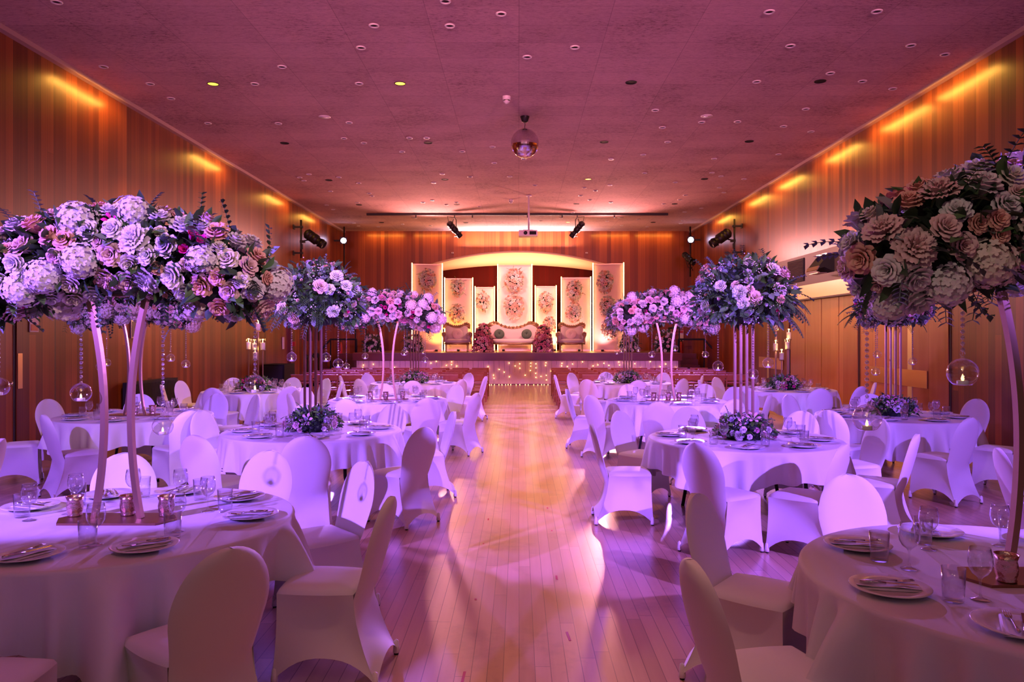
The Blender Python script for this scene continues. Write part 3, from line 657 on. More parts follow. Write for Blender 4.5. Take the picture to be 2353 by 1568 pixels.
for x, rz, lab in ((-2.35, .12, 'left'), (2.0, -.12, 'right')):
    throne('pale velvet armchair with carved gilt crest on the %s of the stage' % lab, 'armchair', 'throne_armchair', (x, 28.95, SZ), 1.06, rz, chair_b)
def cushion(label, loc, m, r=.2, tilt=1.2, rz=0):
    t = thing('round_cushion', label, 'cushion', loc, 0, 'round tufted cushions'); t.rotation_euler = (tilt, 0, rz)
    n, k = 48, 10; vs = []; fs = []
    for side in (1, -1):
        b = len(vs)
        for j in range(k+1):
            q = j/k; rr = r*sin(q*pi/2)
            for i in range(n):
                pl = 1-.10*(i % 4 == 0)*sin(q*pi)
                vs.append((rr*cos(2*pi*i/n), rr*sin(2*pi*i/n), side*.07*(cos(q*pi/2)**.6*pl-.55*math.exp(-(q/.14)**2))))
        for j in range(k):
            for i in range(n):
                q = (i+1) % n; f = (b+j*n+i, b+(j+1)*n+i, b+(j+1)*n+q, b+j*n+q); fs.append(f if side > 0 else f[::-1])
    MB().add(vs, fs).obj('cover', m, t)
    MB().ball((0,0,.042), .022, 8, 5).obj('button', m, t)
sz = SZ+.49
cushion('dark green tufted round cushion on the left of the sofa', (SOFA[0]-.52, 28.98, sz+.18), M['green_velvet'], rz=.25)
cushion('dark green tufted round cushion on the right of the sofa', (SOFA[0]+.52, 28.98, sz+.18), M['green_velvet'], rz=-.15)
cushion('pink tufted round cushion in the sofa\'s left corner, behind a green one', (SOFA[0]-.68, 29.12, sz+.19), M['pink_velvet'], .21, 1.2, .5)
cushion('cream tufted round cushion on the left armchair', (-2.33, 28.92, sz+.18), M['cream_velvet'], .21, 1.25, .1)
cushion('cream tufted round cushion on the right armchair', (1.98, 28.92, sz+.18), M['cream_velvet'], .21, 1.25, -.1)
# ---------------------------------------------------------------- flowers: one mesh per kind of bloom, linked many times
def petal(mb, phi, r0, r1, w, h0, h1, curl, nu=4, nv=3, ruf=0, cup=.25):
    """one petal from radius r0/height h0 at its base to r1/h1 at its lip, wrapped round the flower axis"""
    k = random.uniform(0, 6)
    def fn(u, v):
        uu = u*2-1; v = v*(1-.20*abs(uu)**4); a = phi+uu*w*(.35+.65*v**.5)*(1-.42*max(0, (v-.55)/.45)**2)
        edge = 1-.26*uu*uu*v-.10*abs(uu)**4*v
        r = (r0+(r1-r0)*v**.8)*(1-cup*.35*(1-uu*uu)*(1-v)*v)+curl*max(0, v-.62)**1.3*2.2
        z = (h0+(h1-h0)*sin(min(1, v*1.05)*pi/2))*edge-curl*max(0, v-.7)*1.1
        if ruf: r += ruf*sin(uu*7+k)*v*v; z += ruf*sin(uu*9+k*2)*v*v
        return (r*cos(a), r*sin(a), z)
    mb.grid(fn, nu, nv)
def rose_mesh(col, seed, opened=1.0):
    random.seed(seed); mb = MB()
    for k in range(5): petal(mb, k*2.1+random.random(), .06, .10+.055*k, 1.2, -.1, .70-.02*k, .0, 6, 4, .01)
    for k in range(5): petal(mb, k*2*pi/5+random.uniform(-.2,.2), .12, .45, .80, -.2, .66, .06*opened, 6, 5, .02)
    for k in range(5): petal(mb, k*2*pi/5+.5+random.uniform(-.25,.25), .2, .64, .80, -.35, .56, .12*opened, 6, 5, .022)
    for k in range(6): petal(mb, k*2*pi/6+random.uniform(-.2,.2), .25, .82, .70, -.55, .36, .17*opened, 6, 5, .03)
    for k in range(6): petal(mb, k*2*pi/6+.4+random.uniform(-.2,.2), .25, .93, .66, -.65, .08, .20*opened, 6, 5, .035)
    return mb.mesh('rose_'+col, M['p_'+col])
def peony_mesh(col, seed):
    random.seed(seed); mb = MB()
    for ring_, (n, r, h, w) in enumerate(((6, .22, .62, .55), (8, .42, .58, .5), (10, .62, .45, .44), (10, .82, .25, .42), (9, .98, .0, .46))):
        for k in range(n): petal(mb, k*2*pi/n+ring_*.4+random.uniform(-.15,.15), r*.25, r+random.uniform(-.06,.06), w, -.4, h+random.uniform(-.08,.08), .12, 6, 4, .05)
    return mb.mesh('peony_'+col, M['p_'+col])
def hyd_mesh(col, seed):
    random.seed(seed); mb = MB(); n = 64
    for i in range(n):
        z = 1-1.55*i/n; a = i*2.39996; r = sqrt(max(0, 1-z*z)); N = Vector((r*cos(a), r*sin(a), z)); R = N.to_track_quat('Z', 'Y').to_matrix() @ Matrix.Rotation(random.random()*3, 3, 'Z')
        rad = random.uniform(.82, 1.0); s = random.uniform(.15, .20); c = N*rad
        for q in range(4):
            b = q*pi/2; X = Vector((cos(b), sin(b), 0)); Y = Vector((-sin(b), cos(b), 0)); up = random.uniform(.05, .35)
            pts = [Vector((0,0,0)), X*s*.42+Y*s*.46+Vector((0,0,s*up*.6)), X*s*.95+Y*s*.40+Vector((0,0,s*up)), X*s*1.18+Vector((0,0,s*up*.7)), X*s*.95-Y*s*.40+Vector((0,0,s*up)), X*s*.42-Y*s*.46+Vector((0,0,s*up*.6)), X*s*.6+Vector((0,0,s*up*.25))]
            mb.add([c+R @ p for p in pts], [(0,1,6),(1,2,6),(2,3,6),(3,4,6),(4,5,6),(5,0,6)])
    mb.ball((0,0,.1), .78, 10, 7)
    return mb.mesh('hydrangea_'+col, M['p_'+col], False)
def bud_mesh(col, seed):
    random.seed(seed); mb = MB()
    for k in range(4): petal(mb, k*1.7, .1, .38, 1.2, -.7, .62-.04*k, -.05, 4, 3)
    for k in range(5): petal(mb, k*2*pi/5, .15, .62, .85, -.7, .45, .02, 4, 3)
    return mb.mesh('bud_'+col, M['p_'+col])
def lily_mesh(col, seed):
    random.seed(seed); mb = MB()
    for k in range(6): petal(mb, k*pi/3, .08, 1.0, .36, -.5, .35, .35, 2, 4)
    return mb.mesh('lily_'+col, M['p_'+col])
B = {}
def bloom(kind, col, k=0):
    key = (kind, col, k)
    if key not in B:
        B[key] = {'rose': rose_mesh, 'peony': peony_mesh, 'hydrangea': hyd_mesh, 'bud': bud_mesh, 'lily': lily_mesh}[kind](col, hash((len(kind), len(col), k)) % 999)
    return B[key]
def leaf(mb, p, d, up, L, w, bend=.25, n=3):
    d = Vector(d).normalized(); s = d.cross(Vector(up))
    if s.length < 1e-3: s = d.cross(Vector((1,0,.2)))
    s.normalize(); nrm = s.cross(d)
    b = len(mb.v)
    for j in range(n+1):
        t = j/n; wd = w*sin(pi*min(1, .12+.88*t))**.8*(1 if j < n else 0); c = p+d*(L*t)-nrm*(bend*L*t*t)
        mb.v += [tuple(c-s*wd/2+nrm*wd*.18), tuple(c), tuple(c+s*wd/2+nrm*wd*.18)]
    for j in range(n):
        for i in range(2):
            a = b+j*3+i; mb.f.append((a, a+1, a+4, a+3)); mb.m.append(0)
def frond(mb, p, d, up, L, n=11, w=.35):
    """a fern frond: leaflets in pairs along a bending stem"""
    d = Vector(d).normalized(); c = Vector(p); stem = [c.copy()]
    for j in range(n):
        d = (d+Vector((0,0,-.09))).normalized(); c = c+d*(L/n); stem.append(c.copy())
        s = d.cross(Vector((0,0,1))); s = s.normalized() if s.length > .01 else Vector((1,0,0)); ll = L*w*(1-.75*j/n)
        for q in (-1, 1): leaf(mb, c, d*.8+s*q, Vector((0,0,1)), ll, ll*.24, .15, 2)
    mb.tube(stem, .0025, 3)
def arrange(t, surf, spec, nleaf, leafL, leafmats, rng, core=None, fr=0, frL=.2, spray=0, dots=0, face=None):
    """place blooms over surf(rng) -> (point, normal), biggest first, then leaves between them"""
    placed = []
    cnt = {}
    for kind, cols, rad, n in spec:
        tries = 0; k = 0
        while k < n and tries < n*30:
            tries += 1; p, nr = surf(rng)
            if face and rng.random() < face and nr.y > .25: continue
            r = rad*rng.uniform(.85, 1.15)
            if any((p-q).length < (r+s)*.72 for q, s in placed): continue
            placed.append((p, r)); k += 1
            nn = (nr+Vector((rng.uniform(-.3,.3), rng.uniform(-.3,.3), rng.uniform(-.2,.3)))).normalized()
            R = nn.to_track_quat('Z', 'Y'); e = (R.to_matrix() @ Matrix.Rotation(rng.random()*6.28, 3, 'Z')).to_euler()
            link(kind, bloom(kind, rng.choice(cols), rng.randrange(2)), t, p+nn*r*.1, e, r)
    for li, (mname, share) in enumerate(leafmats):
        mb = MB()
        for _ in range(int(nleaf*share)):
            p, nr = surf(rng); q = p-nr*leafL*rng.uniform(-.1, .8)
            d = (nr+Vector((rng.gauss(0,.5), rng.gauss(0,.5), rng.gauss(0,.5)))).normalized()
            round_ = mname == 'leaf_blue'
            L = leafL*rng.uniform(.7, 1.35)*(.7 if round_ else 1); leaf(mb, q, d, (rng.gauss(0,1), rng.gauss(0,1), 1), L, L*(.75 if round_ else .46), rng.uniform(0,.4))
        for _ in range(int(spray*share)):          # sprigs that stand out of the outline
            p, nr = surf(rng); d = (nr+Vector((rng.gauss(0,.4), rng.gauss(0,.3), rng.gauss(0,.4)))).normalized(); c = p.copy()
            L = leafL*rng.uniform(1.2, 2.4); pts = [c.copy()]
            for j in range(6):
                d = (d+Vector((0,0,-.10))).normalized(); c = c+d*L/6; pts.append(c.copy())
                for q in (-1, 1):
                    s = d.cross(Vector((.2,.3,1))).normalized(); leaf(mb, c, d*.5+s*q, (0,0,1), leafL*.42, leafL*.28, .1, 2)
            mb.tube(pts, .002, 3)
        if mb.v: o = mb.obj('foliage', M[mname], t); o['kind'] = 'stuff'
    if fr:
        mb = MB()
        for _ in range(fr):
            p, nr = surf(rng)
            if nr.z > .25: p.z -= .1
            d = Vector((nr.x, nr.y, -.15+rng.uniform(-.3,.25))); frond(mb, p-nr*.05, d, (0,0,1), frL*rng.uniform(.7,1.2))
        o = mb.obj('fern', M['leaf'], t); o['kind'] = 'stuff'
    if dots:
        mb = MB()
        for _ in range(dots):
            p, nr = surf(rng); p = p+nr*rng.uniform(0,.03)
            for _ in range(7):
                mb.ball(p+Vector((rng.gauss(0,.022), rng.gauss(0,.022), rng.gauss(0,.022))), .0065, 5, 3)
        o = mb.obj('white_filler_flowers', M['p_white'], t); o['kind'] = 'stuff'
    if core:
        mb = MB()
        for c, r in core: mb.ball(c, 1, 12, 8, r)
        mb.obj('floral_foam', M['foam'], t)
def s_garland(hw=.73, r=.215, droop=.20):
    def f(g):
        t = g.uniform(-1.0, 1.0); a = g.uniform(0, 2*pi)
        x = hw*t; zc = -droop*t*t; rr = r*(1-.12*abs(t)**3)
        tang = Vector((hw, 0, -2*droop*t)).normalized(); N = Vector((-tang.z, 0, tang.x))
        nr = N*sin(a)+Vector((0,1,0))*cos(a)
        if abs(t) > .80 and g.random() < .6:      # rounded ends
            e = g.uniform(.15, 1.25); s_ = 1 if t > 0 else -1
            nr = (nr*cos(e)+tang*s_*sin(e)); x = hw*.86*s_; zc = -droop*.74
        p = Vector((x, 0, zc))+nr*rr*g.uniform(.92, 1.08); return p, nr
    return f
def s_dome(rx, rz_up, rz_dn):
    def f(g):
        while True:
            v = Vector((g.gauss(0,1), g.gauss(0,1), g.gauss(0,1))).normalized()
            if v.z > -.75: break
        k = g.uniform(.9, 1.08); p = Vector((v.x*rx*k, v.y*rx*k, v.z*(rz_up if v.z > 0 else rz_dn)*k))
        return p, Vector((v.x/rx, v.y/rx, v.z/(rz_up if v.z > 0 else rz_dn))).normalized()
    return f
def s_bush(rx, ry, h, taper=.55):
    def f(g):
        a = g.uniform(0, 2*pi); z = g.random(); k = (1-taper*z**1.6)*sqrt(max(.02, 1-max(0, (z-.8)/.2)**2*.9))
        return Vector((rx*k*cos(a), ry*k*sin(a), h*z)), Vector((cos(a), sin(a), .35+.9*max(0, z-.6)*2)).normalized()
    return f
def garland(label, loc, seed, rz=0, dim=1):
    t = thing('flower_garland', label, 'flower arrangement', loc, rz, 'arched flower garlands'); g = random.Random(seed)
    arrange(t, s_garland(), [('hydrangea', ['white','white','cream'], .10, 17), ('peony', ['pink','white','cream','pink','blush'], .080, 14),
        ('rose', ['white','white','cream','white','blush','peach','blush'], .064, 86), ('bud', ['hot'], .048, 14), ('rose', ['blush','peach','cream'], .042, 34), ('lily', ['hot','pink'], .05, 5)],
        1000, .09, [('leaf_dark', .45), ('leaf', .3), ('leaf_blue', .25)], g,
        [((x, 0, -.20*(x/.66)**2), (.2, .17, .17)) for x in (-.58, -.42, -.25, -.08, .08, .25, .42, .58)], spray=40)
    return t
def dome(label, loc, seed, hot=False, s=1.0):
    t = thing('flower_dome', label, 'flower arrangement', loc, 0, 'round flower arrangements on rods'); g = random.Random(seed)
    arrange(t, s_dome(.40*s, .36*s, .25*s), [('rose', ['white','cream','blush'], .062*s, 13), ('peony', ['white','blush'], .06*s, 6), ('rose', ['blush','peach','lilac'], .036*s, 30), ('bud', ['blush','lilac','white'], .024*s, 34)]+([('bud', ['hot'], .03, 7)] if hot else [('bud', ['hot'], .03, 2)]),
        900, .075*s, [('leaf', .4), ('leaf_blue', .38), ('leaf_dark', .22)], g, [((0,0,.04), (.31*s, .31*s, .26*s))], fr=34, frL=.24*s, spray=46, dots=70)
    return t
def posy(label, loc, seed, cols=('white','blush','lilac','pink'), s=1.0):
    t = thing('table_flowers', label, 'flower arrangement', loc, 0, 'low table flower arrangements'); g = random.Random(seed)
    def surf(q):
        a = q.uniform(0, 2*pi); e = math.asin(q.random()**.9); n = Vector((cos(a)*cos(e), sin(a)*cos(e), sin(e))); k = q.uniform(.88, 1.08)
        p = Vector((n.x*.27*k*s, n.y*.27*k*s, .02+n.z*.20*k*s)); h = sqrt(p.x*p.x+p.y*p.y)
        if h < .10: p.z -= .02
        return p, n
    arrange(t, surf, [('rose', [cols[0], cols[1]], .046*s, 9), ('lily', [cols[1], cols[3]], .06*s, 7), ('rose', list(cols), .030*s, 14), ('bud', list(cols), .02*s, 14)], 420, .06*s,
            [('leaf_fresh', .35), ('leaf', .25), ('leaf_dark', .25), ('leaf_blue', .15)], g, [((0,0,.06), (.22*s,.22*s,.12*s))], fr=10, frL=.12, spray=12, dots=14)
    return t
# ---------------------------------------------------------------- stage flowers
for (x, y, h, r), seed, lab in (((-1.33, 28.38, 1.04, .37), 1, 'bushy pink rose pillar left of the sofa'), ((.91, 28.38, 1.0, .35), 2, 'bushy pink rose pillar right of the sofa')):
    t = thing('rose_tower', lab, 'flower arrangement', (x, y, SZ), 0, 'rose towers'); g = random.Random(seed)
    arrange(t, s_bush(r, r*.85, h), [('rose', ['rosy','pink','blush','rosy','peach'], .074, 96)], 200, .06, [('leaf_dark', .6), ('leaf', .4)], g, [((0,0,h*.35), (r*.8, r*.8, h*.34)), ((0,0,h*.7), (r*.55, r*.55, h*.26))], face=.75)
for (x, y, h, r), seed, lab in (((-5.45, 28.4, .62, .32), 3, 'white bush arrangement at the far left end of the stage'), ((-3.95, 28.55, .66, .33), 4, 'white bush arrangement before the left outer panel'), ((4.15, 28.55, .66, .33), 5, 'white bush arrangement before the right outer panel'), ((5.45, 28.4, .80, .36), 6, 'white bush arrangement at the far right end of the stage')):
    t = thing('stage_bouquet', lab, 'flower arrangement', (x, y, SZ), 0, 'white stage bouquets'); g = random.Random(seed)
    arrange(t, s_bush(r, r, h, .3), [('rose', ['white','cream','blush'], .062, 34)], 330, .10, [('leaf_dark', .6), ('leaf', .4)], g, [((0,0,h*.35), (r*.8, r*.8, h*.36))], spray=30, dots=20, face=.7)
CL = [(0, 982, 643, 38, 48), (0, 985, 712, 38, 36), (1, 1052, 662, 30, 40), (1, 1051, 722, 33, 44), (2, 1110, 693, 30, 46), (3, 1181, 646, 42, 54), (3, 1181, 703, 44, 60), (4, 1254, 693, 34, 42), (4, 1262, 748, 28, 40), (5, 1320, 668, 36, 46), (5, 1318, 718, 36, 46), (6, 1390, 648, 34, 52), (6, 1396, 706, 36, 50), (6, 1400, 760, 36, 40)]
NAMES = ['left outer panel', 'panel behind the left armchair', 'short panel left of middle', 'tall middle panel', 'short panel right of middle', 'panel behind the right armchair', 'right outer panel']
cnt = {}
tot = {k: sum(1 for c in CL if c[0] == k) for k in range(7)}
for k, px, py, w, h in CL:
    y = PANC[k][1]-.14; x = PX(px, y); z = PZ(py, y); i = cnt.get(k, 0); cnt[k] = i+1
    pos = 'only' if tot[k] == 1 else (['upper', 'lower'] if tot[k] == 2 else ['top', 'middle', 'bottom'])[i]
    t = thing('panel_flowers', ('single' if pos == 'only' else pos)+' cluster of peach roses pinned to the '+NAMES[k], 'flower arrangement', (x, y, z), 0, 'rose clusters on the panels'); g = random.Random(100+px)
    rx, rz_ = w/2/58, h/2/58
    def surf(q, rx=rx, rz_=rz_):
        a = q.uniform(0, 2*pi); b = sqrt(q.random()); n = Vector((b*cos(a), -sqrt(max(.05, 1-b*b)), b*sin(a)))
        return Vector((n.x*rx, n.y*.12, n.z*rz_)), n
    arrange(t, surf, [('rose', ['cream','blush','peach','white'], .07, 40), ('rose', ['cream','peach','white'], .045, 26)], 26, .08, [('leaf_dark', .6), ('leaf', .4)], g, [((0,.06,0), (rx*.6,.05,rz_*.6))], spray=10)

# ---------------------------------------------------------------- folding chairs facing the stage
def fold_chair():
    t = thing('folding_chair', '', 'folding chair')
    for s in (-1, 1):
        MB().box((s*.205, -.20+.02, .40), (.022,.034,.86), (.13,0,0)).obj('back_leg', M['wood'], t, False)   # long side leg running up into the back
        MB().box((s*.18, .02, .215), (.02,.032,.60), (-.78,0,0)).obj('leg', M['wood'], t, False)
    mb = MB()
    for k in range(6): mb.box((0, -.14+k*.058, .435), (.37,.042,.014))
    mb.box((-.175,0,.42), (.02,.36,.02)).box((.175,0,.42), (.02,.36,.02)); mb.obj('slatted_seat', M['wood'], t, False)
    mb = MB().grid(lambda u, v: ((u*2-1)*.215, -.245-.05*v-.025*(1-(2*u-1)**2), .745+.075*v), 8, 2)
    mb.grid(lambda u, v: ((u*2-1)*.215, -.263-.05*v-.025*(1-(2*u-1)**2), .69+.13*v), 8, 2, flip=True)
    mb.box((0,-.315,.825), (.43,.028,.014)); mb.obj('backrest', M['wood'], t, False)
    for c, d in (((0,-.215,.635), (.40,.016,.03)), ((0,-.14,.16), (.40,.016,.03)), ((0,.2,.10), (.36,.016,.03))): MB().box(c, d).obj('rail', M['wood'], t, False)
    return t
fc = fold_chair(); fc.scale = (1.13, 1, 1); first = True
for blk_, xs, s in (('left', -.86, -1), ('right', .92, 1)):
    for r_ in range(5):
        y = 22.2-r_*.97
        for c_ in range(8):
            x = xs+s*(.245+c_*.575)+random.uniform(-.02,.02)
            lab = 'slatted wooden folding chair, %s row from stage, %s seat from aisle, %s block' % (ORD[r_], ORD[c_], blk_)
            yy = y+random.uniform(-.03,.03); a = random.uniform(-.04,.04)
            if first: fc.location = (x, yy, 0); fc['label'] = lab; fc['group'] = 'folding chairs facing the stage'; first = False
            else: copy_tree(fc, (x, yy, 0), a, lab, 'folding chairs facing the stage')

# ---------------------------------------------------------------- covered chairs
H = .91
def chair_mesh_back():
    mb = MB(); zs = [.42, .47, .52, .57, .62, .66]; rows = [(z, .178+.035*min(1, max(0, (z-.42)/.22))**1.2) for z in zs]
    rows += [(.66+.25*sin(a), .213*cos(a)**.95 if a < 1.55 else .004) for a in [pi/2*k/11 for k in range(1, 12)]]
    nu = 14
    def y0(z): return -.175-.135*((z-.42)/.49)**.85
    def row(z, w, side):
        for i in range(nu+1):
            q = i/nu*2-1; q = sin(q*pi/2); th = .024*(1-abs(q)**5)*(1 if z < .86 else .5+.5*(H-z)/.05)
            mb.v.append((q*w, y0(z)+side*th+.022*q*q, z))
    def faces(b, n, side):
        for j in range(n-1):
            for i in range(nu):
                a = b+j*(nu+1)+i; f = (a, a+1, a+nu+2, a+nu+1); mb.f.append(f[::-1] if side > 0 else f); mb.m.append(0)
    b = len(mb.v)
    for z, w in rows: row(z, w, 1)
    faces(b, len(rows), 1)
    b = len(mb.v); K = 10                                    # the back of the cover runs on down to the rear feet
    for j in range(K, 0, -1):
        v = j/K
        zb = .42*(1-v)+.012*v; vp = (.452-zb)/.44; cp = 1-.012*sin(pi*vp); sm = min(1, v/.3)
        xe = .178+(((.182+.032*vp**1.7)*cp+.002)-.178)*sm; ye = -.153+((-.155-.13*vp**1.7)*cp+.153)*sm
        yc = -.199+(ye+.199)*v**1.2+.032*sin(pi*v)
        for i in range(nu+1):
            q = sin((i/nu*2-1)*pi/2)
            mb.v.append((q*xe, yc+(ye-yc)*q*q, zb+.10*(1-abs(q)**2.2)*v))
    for z, w in rows: row(z, w, -1)
    faces(b, len(rows)+K, -1)
    return mb.mesh('chair_back_cover', M['spandex'])
def chair_mesh_seat():
    mb = MB(); zr = .452
    cs = [(-.20, .235), (.20, .235), (.182, -.155), (-.182, -.155)]      # seat corners: front l, front r, rear r, rear l
    ft = [(-.215, .255), (.215, .255), (.214, -.285), (-.214, -.285)]
    ringp = []
    N_ = 8
    for e in range(4):
        (ax, ay), (bx, by) = cs[e], cs[(e+1) % 4]; (fx, fy), (gx, gy) = ft[e], ft[(e+1) % 4]
        nx, ny = (ay-by), (bx-ax); L = sqrt(nx*nx+ny*ny); nx, ny = -nx/L, -ny/L
        mid = Vector(((ax+bx)/2, (ay+by)/2))
        if (mid.x*nx+mid.y*ny) < 0: nx, ny = -nx, -ny
        hem = .105 if e in (0, 2) else .13
        if e == 2: hem = .10
        def fn(u, v):
            q = u*2-1; bul = .018*(1-q*q) if e != 2 else 0
            tx, ty = ax+(bx-ax)*u+nx*bul, ay+(by-ay)*u+ny*bul
            hx, hy = fx+(gx-fx)*u, fy+(gy-fy)*u
            z1 = .012+hem*(1-abs(q)**2.4); h = v**1.7
            pull = .050*(1-q*q)*sin(pi*v**.8)
            cp = .012*sin(pi*v)
            x = tx+(hx-tx)*h-nx*pull; y = ty+(hy-ty)*h-ny*pull
            return (x*(1-cp), y*(1-cp), zr+(z1-zr)*v)
        if e != 2: mb.grid(fn, 12, 9)
        for i in range(N_):
            u = i/N_; q = u*2-1; bul = .018*(1-q*q) if e != 2 else 0
            ringp.append((ax+(bx-ax)*u+nx*bul, ay+(by-ay)*u+ny*bul))
    b = len(mb.v); n = len(ringp)
    for s, z in ((1, zr), (.96, zr+.018), (.85, zr+.030), (.5, zr+.038), (.05, zr+.040)):
        mb.v += [(x*s, (y-.02)*s+.02, z) for x, y in ringp]
    for j in range(4):
        for i in range(n):
            k = (i+1) % n; mb.f.append((b+j*n+i, b+(j+1)*n+i, b+(j+1)*n+k, b+j*n+k)); mb.m.append(0)
    mb.f.append(tuple(b+4*n+i for i in range(n))[::-1]); mb.m.append(0)
    return mb.mesh('chair_seat_cover', M['spandex'])
def covered_chair():
    t = thing('covered_chair', '', 'chair')
    link('backrest', chair_mesh_back(), t); link('seat', chair_mesh_seat(), t)
    ftm = MB(); ftm.lathe([(.0,.010),(.019,.011),(.018,.03),(.013,.075),(.0,.085)], 8)
    fm = ftm.mesh('foot_pocket', M['spandex_hem']); gm_ = MB().lathe([(0,0),(.013,0),(.013,.014)], 8).mesh('glide', M['black'])
    for x, y in ((-.204,.244), (.204,.244), (.205,-.274), (-.205,-.274)): link('glide', gm_, link('foot', fm, t, (x, y, 0)))
    return t
TABLES = {  # name: (centre, label words, kind of centrepiece)
 'L1': ((-2.17, 4.12), 'front left table', 'arch'), 'L2': ((-2.17, 8.03), 'second left aisle table', 'rods'),
 'L3': ((-2.05, 11.95), 'third left aisle table', 'arch'), 'L4': ((-2.20, 16.1), 'fourth left aisle table', 'rods'),
 'LB1': ((-4.82, 9.56), 'left wall arch table', 'arch'), 'LB2': ((-4.80, 13.85), 'left wall candle table', 'candles'),
 'R1': ((2.13, 3.13), 'front right table', 'arch'), 'R2': ((2.19, 7.41), 'second right aisle table', 'rods'),
 'R3': ((2.28, 11.75), 'third right aisle table', 'arch'), 'R4': ((2.32, 16.2), 'fourth right aisle table', 'rods'),
 'RB1': ((4.70, 9.56), 'right wall flower table', 'rods'), 'RB2': ((4.95, 14.2), 'right wall candle table', 'candles')}
# every chair: pixel of the middle of its back's top edge in the photograph (used once to find its place on the floor), its table,
# where it stands round the table, and how far it is turned off from facing the table (degrees)
CH = [('L1',(607,1039),'far',0),('L1',(285,1042),'far left',0),('L1',(822,1062),'far right',0),('L1',(872,1141),'right',0),('L1',(525,1257),'near right',6),
 ('L2',(490,945),'left',0),('L2',(444,1000),'near left',0),('L2',(701,1003),'near',0),('L2',(977,982),'near right',0),('L2',(1042,946),'right',0),('L2',(705,928),'far left',0),('L2',(890,930),'far right',0),
 ('L3',(983,915),'near right',0),('L3',(1022,886),'far right',0),('L3',(1097,903),'right',0),('L3',(883,884),'far left',0),('L3',(743,891),'left',0),('L3',(668,904),'near left',0),('L3',(793,917),'near',0),
 ('L4',(1063,872),'near right',12),('L4',(1068,858),'far right',0),('L4',(1110,865),'right',0),('L4',(948,875),'near',0),('L4',(860,859),'far left',0),('L4',(798,864),'left',0),('L4',(823,871),'near left',0),
 ('LB1',(107,917),'left',0),('LB1',(112,951),'near',-30),('LB1',(22,936),'near left',0),('LB1',(321,905),'far left',0),('LB1',(412,940),'near right',0),('LB1',(503,904),'far',0),('LB1',(592,907),'far right',-10),
 ('LB2',(412,875),'left',0),('LB2',(384,884),'near left',-10),('LB2',(505,889),'near',0),('LB2',(651,886),'near right',0),('LB2',(671,868),'far right',0),('LB2',(535,868),'far left',0),('LB2',(760,877),'right',0),('LB2',(750,870),'far right corner',0),
 ('R1',(1948,1090),'far',0),('R1',(1623,1138),'far left',0),('R1',(1592,1286),'left',0),
 ('R2',(1600,1017),'near left',-25),('R2',(1368,975),'left',-8),('R2',(1420,944),'far left',0),('R2',(1577,935),'far',0),('R2',(1840,945),'far right',0),('R2',(2020,963),'right',0),('R2',(2101,997),'near right',0),('R2',(1944,1020),'near',35),
 ('R3',(1462,886),'far left',0),('R3',(1372,895),'left',0),('R3',(1355,908),'near left',0),('R3',(1514,924),'near',0),('R3',(1690,917),'near right',0),('R3',(1752,905),'right',0),('R3',(1645,891),'far right',0),('R3',(1621,882),'far',0),
 ('R4',(1288,862),'left',0),('R4',(1353,859),'far left',0),('R4',(1348,872),'near left',0),('R4',(1398,856),'far',0),('R4',(1520,857),'far right',0),('R4',(1467,874),'near',0),('R4',(1567,870),'near right',0),('R4',(1599,864),'right',0),
 ('RB1',(1828,909),'far left',0),('RB1',(1915,941),'near left',0),('RB1',(1999,905),'far',0),('RB1',(2233,960),'near',28),('RB1',(2218,918),'far right',0),('RB1',(2362,946),'right',0),
 ('RB2',(1626,874),'left',0),('RB2',(1695,870),'far left',0),('RB2',(1712,889),'near left',0),('RB2',(1887,893),'near',0),('RB2',(1942,878),'right',0),('RB2',(1982,888),'near right',0)]
cc = covered_chair(); first = True
def put_chair(p, yaw, lab):
    """p: where the top of the back is; yaw: the way the chair faces (0 = away from the camera)"""
    global first
    base = Vector((p.x, p.y, 0))-Matrix.Rotation(yaw, 3, 'Z') @ Vector((0, -.305, 0))
    for (tx, ty), _, _ in TABLES.values():                   # the backrest stays clear of every table edge
        d = Vector((base.x-tx, base.y-ty, 0))
        lim = 1.25 if p.y > 8.8 else 1.21
        if d.length < lim: base += d.normalized()*(lim-d.length)
    g = 'chairs in white stretch covers'
    if first: cc.location = base; cc.rotation_euler = (0,0,yaw); cc['label'] = lab; cc['group'] = g; first = False
    else: copy_tree(cc, base, yaw, lab, g)
for tb, (px, py), pos, off in CH:
    p = on(px, py, H); (tx, ty), nm, _ = TABLES[tb]
    yaw = atan2(-(tx-p.x), ty-p.y)+radians(off)
    put_chair(p, yaw, 'white stretch covered chair on the %s side of the %s' % (pos, nm))
put_chair(Vector((-2.03, 2.48, 0)), atan2(.0, 1), 'white stretch covered chair on the near side of the front left table')
put_chair(on(6, 1008, H), radians(108), 'white covered chair with its back at the left photo edge, beyond the front left table')
put_chair(on(2291, 1030, H), radians(-105), 'white covered chair seen edge on beyond the front right table\'s arch')
put_chair(Vector((1.10, 1.72, 0)), radians(-38), 'white stretch covered chair on the near left side of the front right table')
put_chair(Vector((-3.75, 4.2, 0)), radians(-90), 'white stretch covered chair on the left side of the front left table')
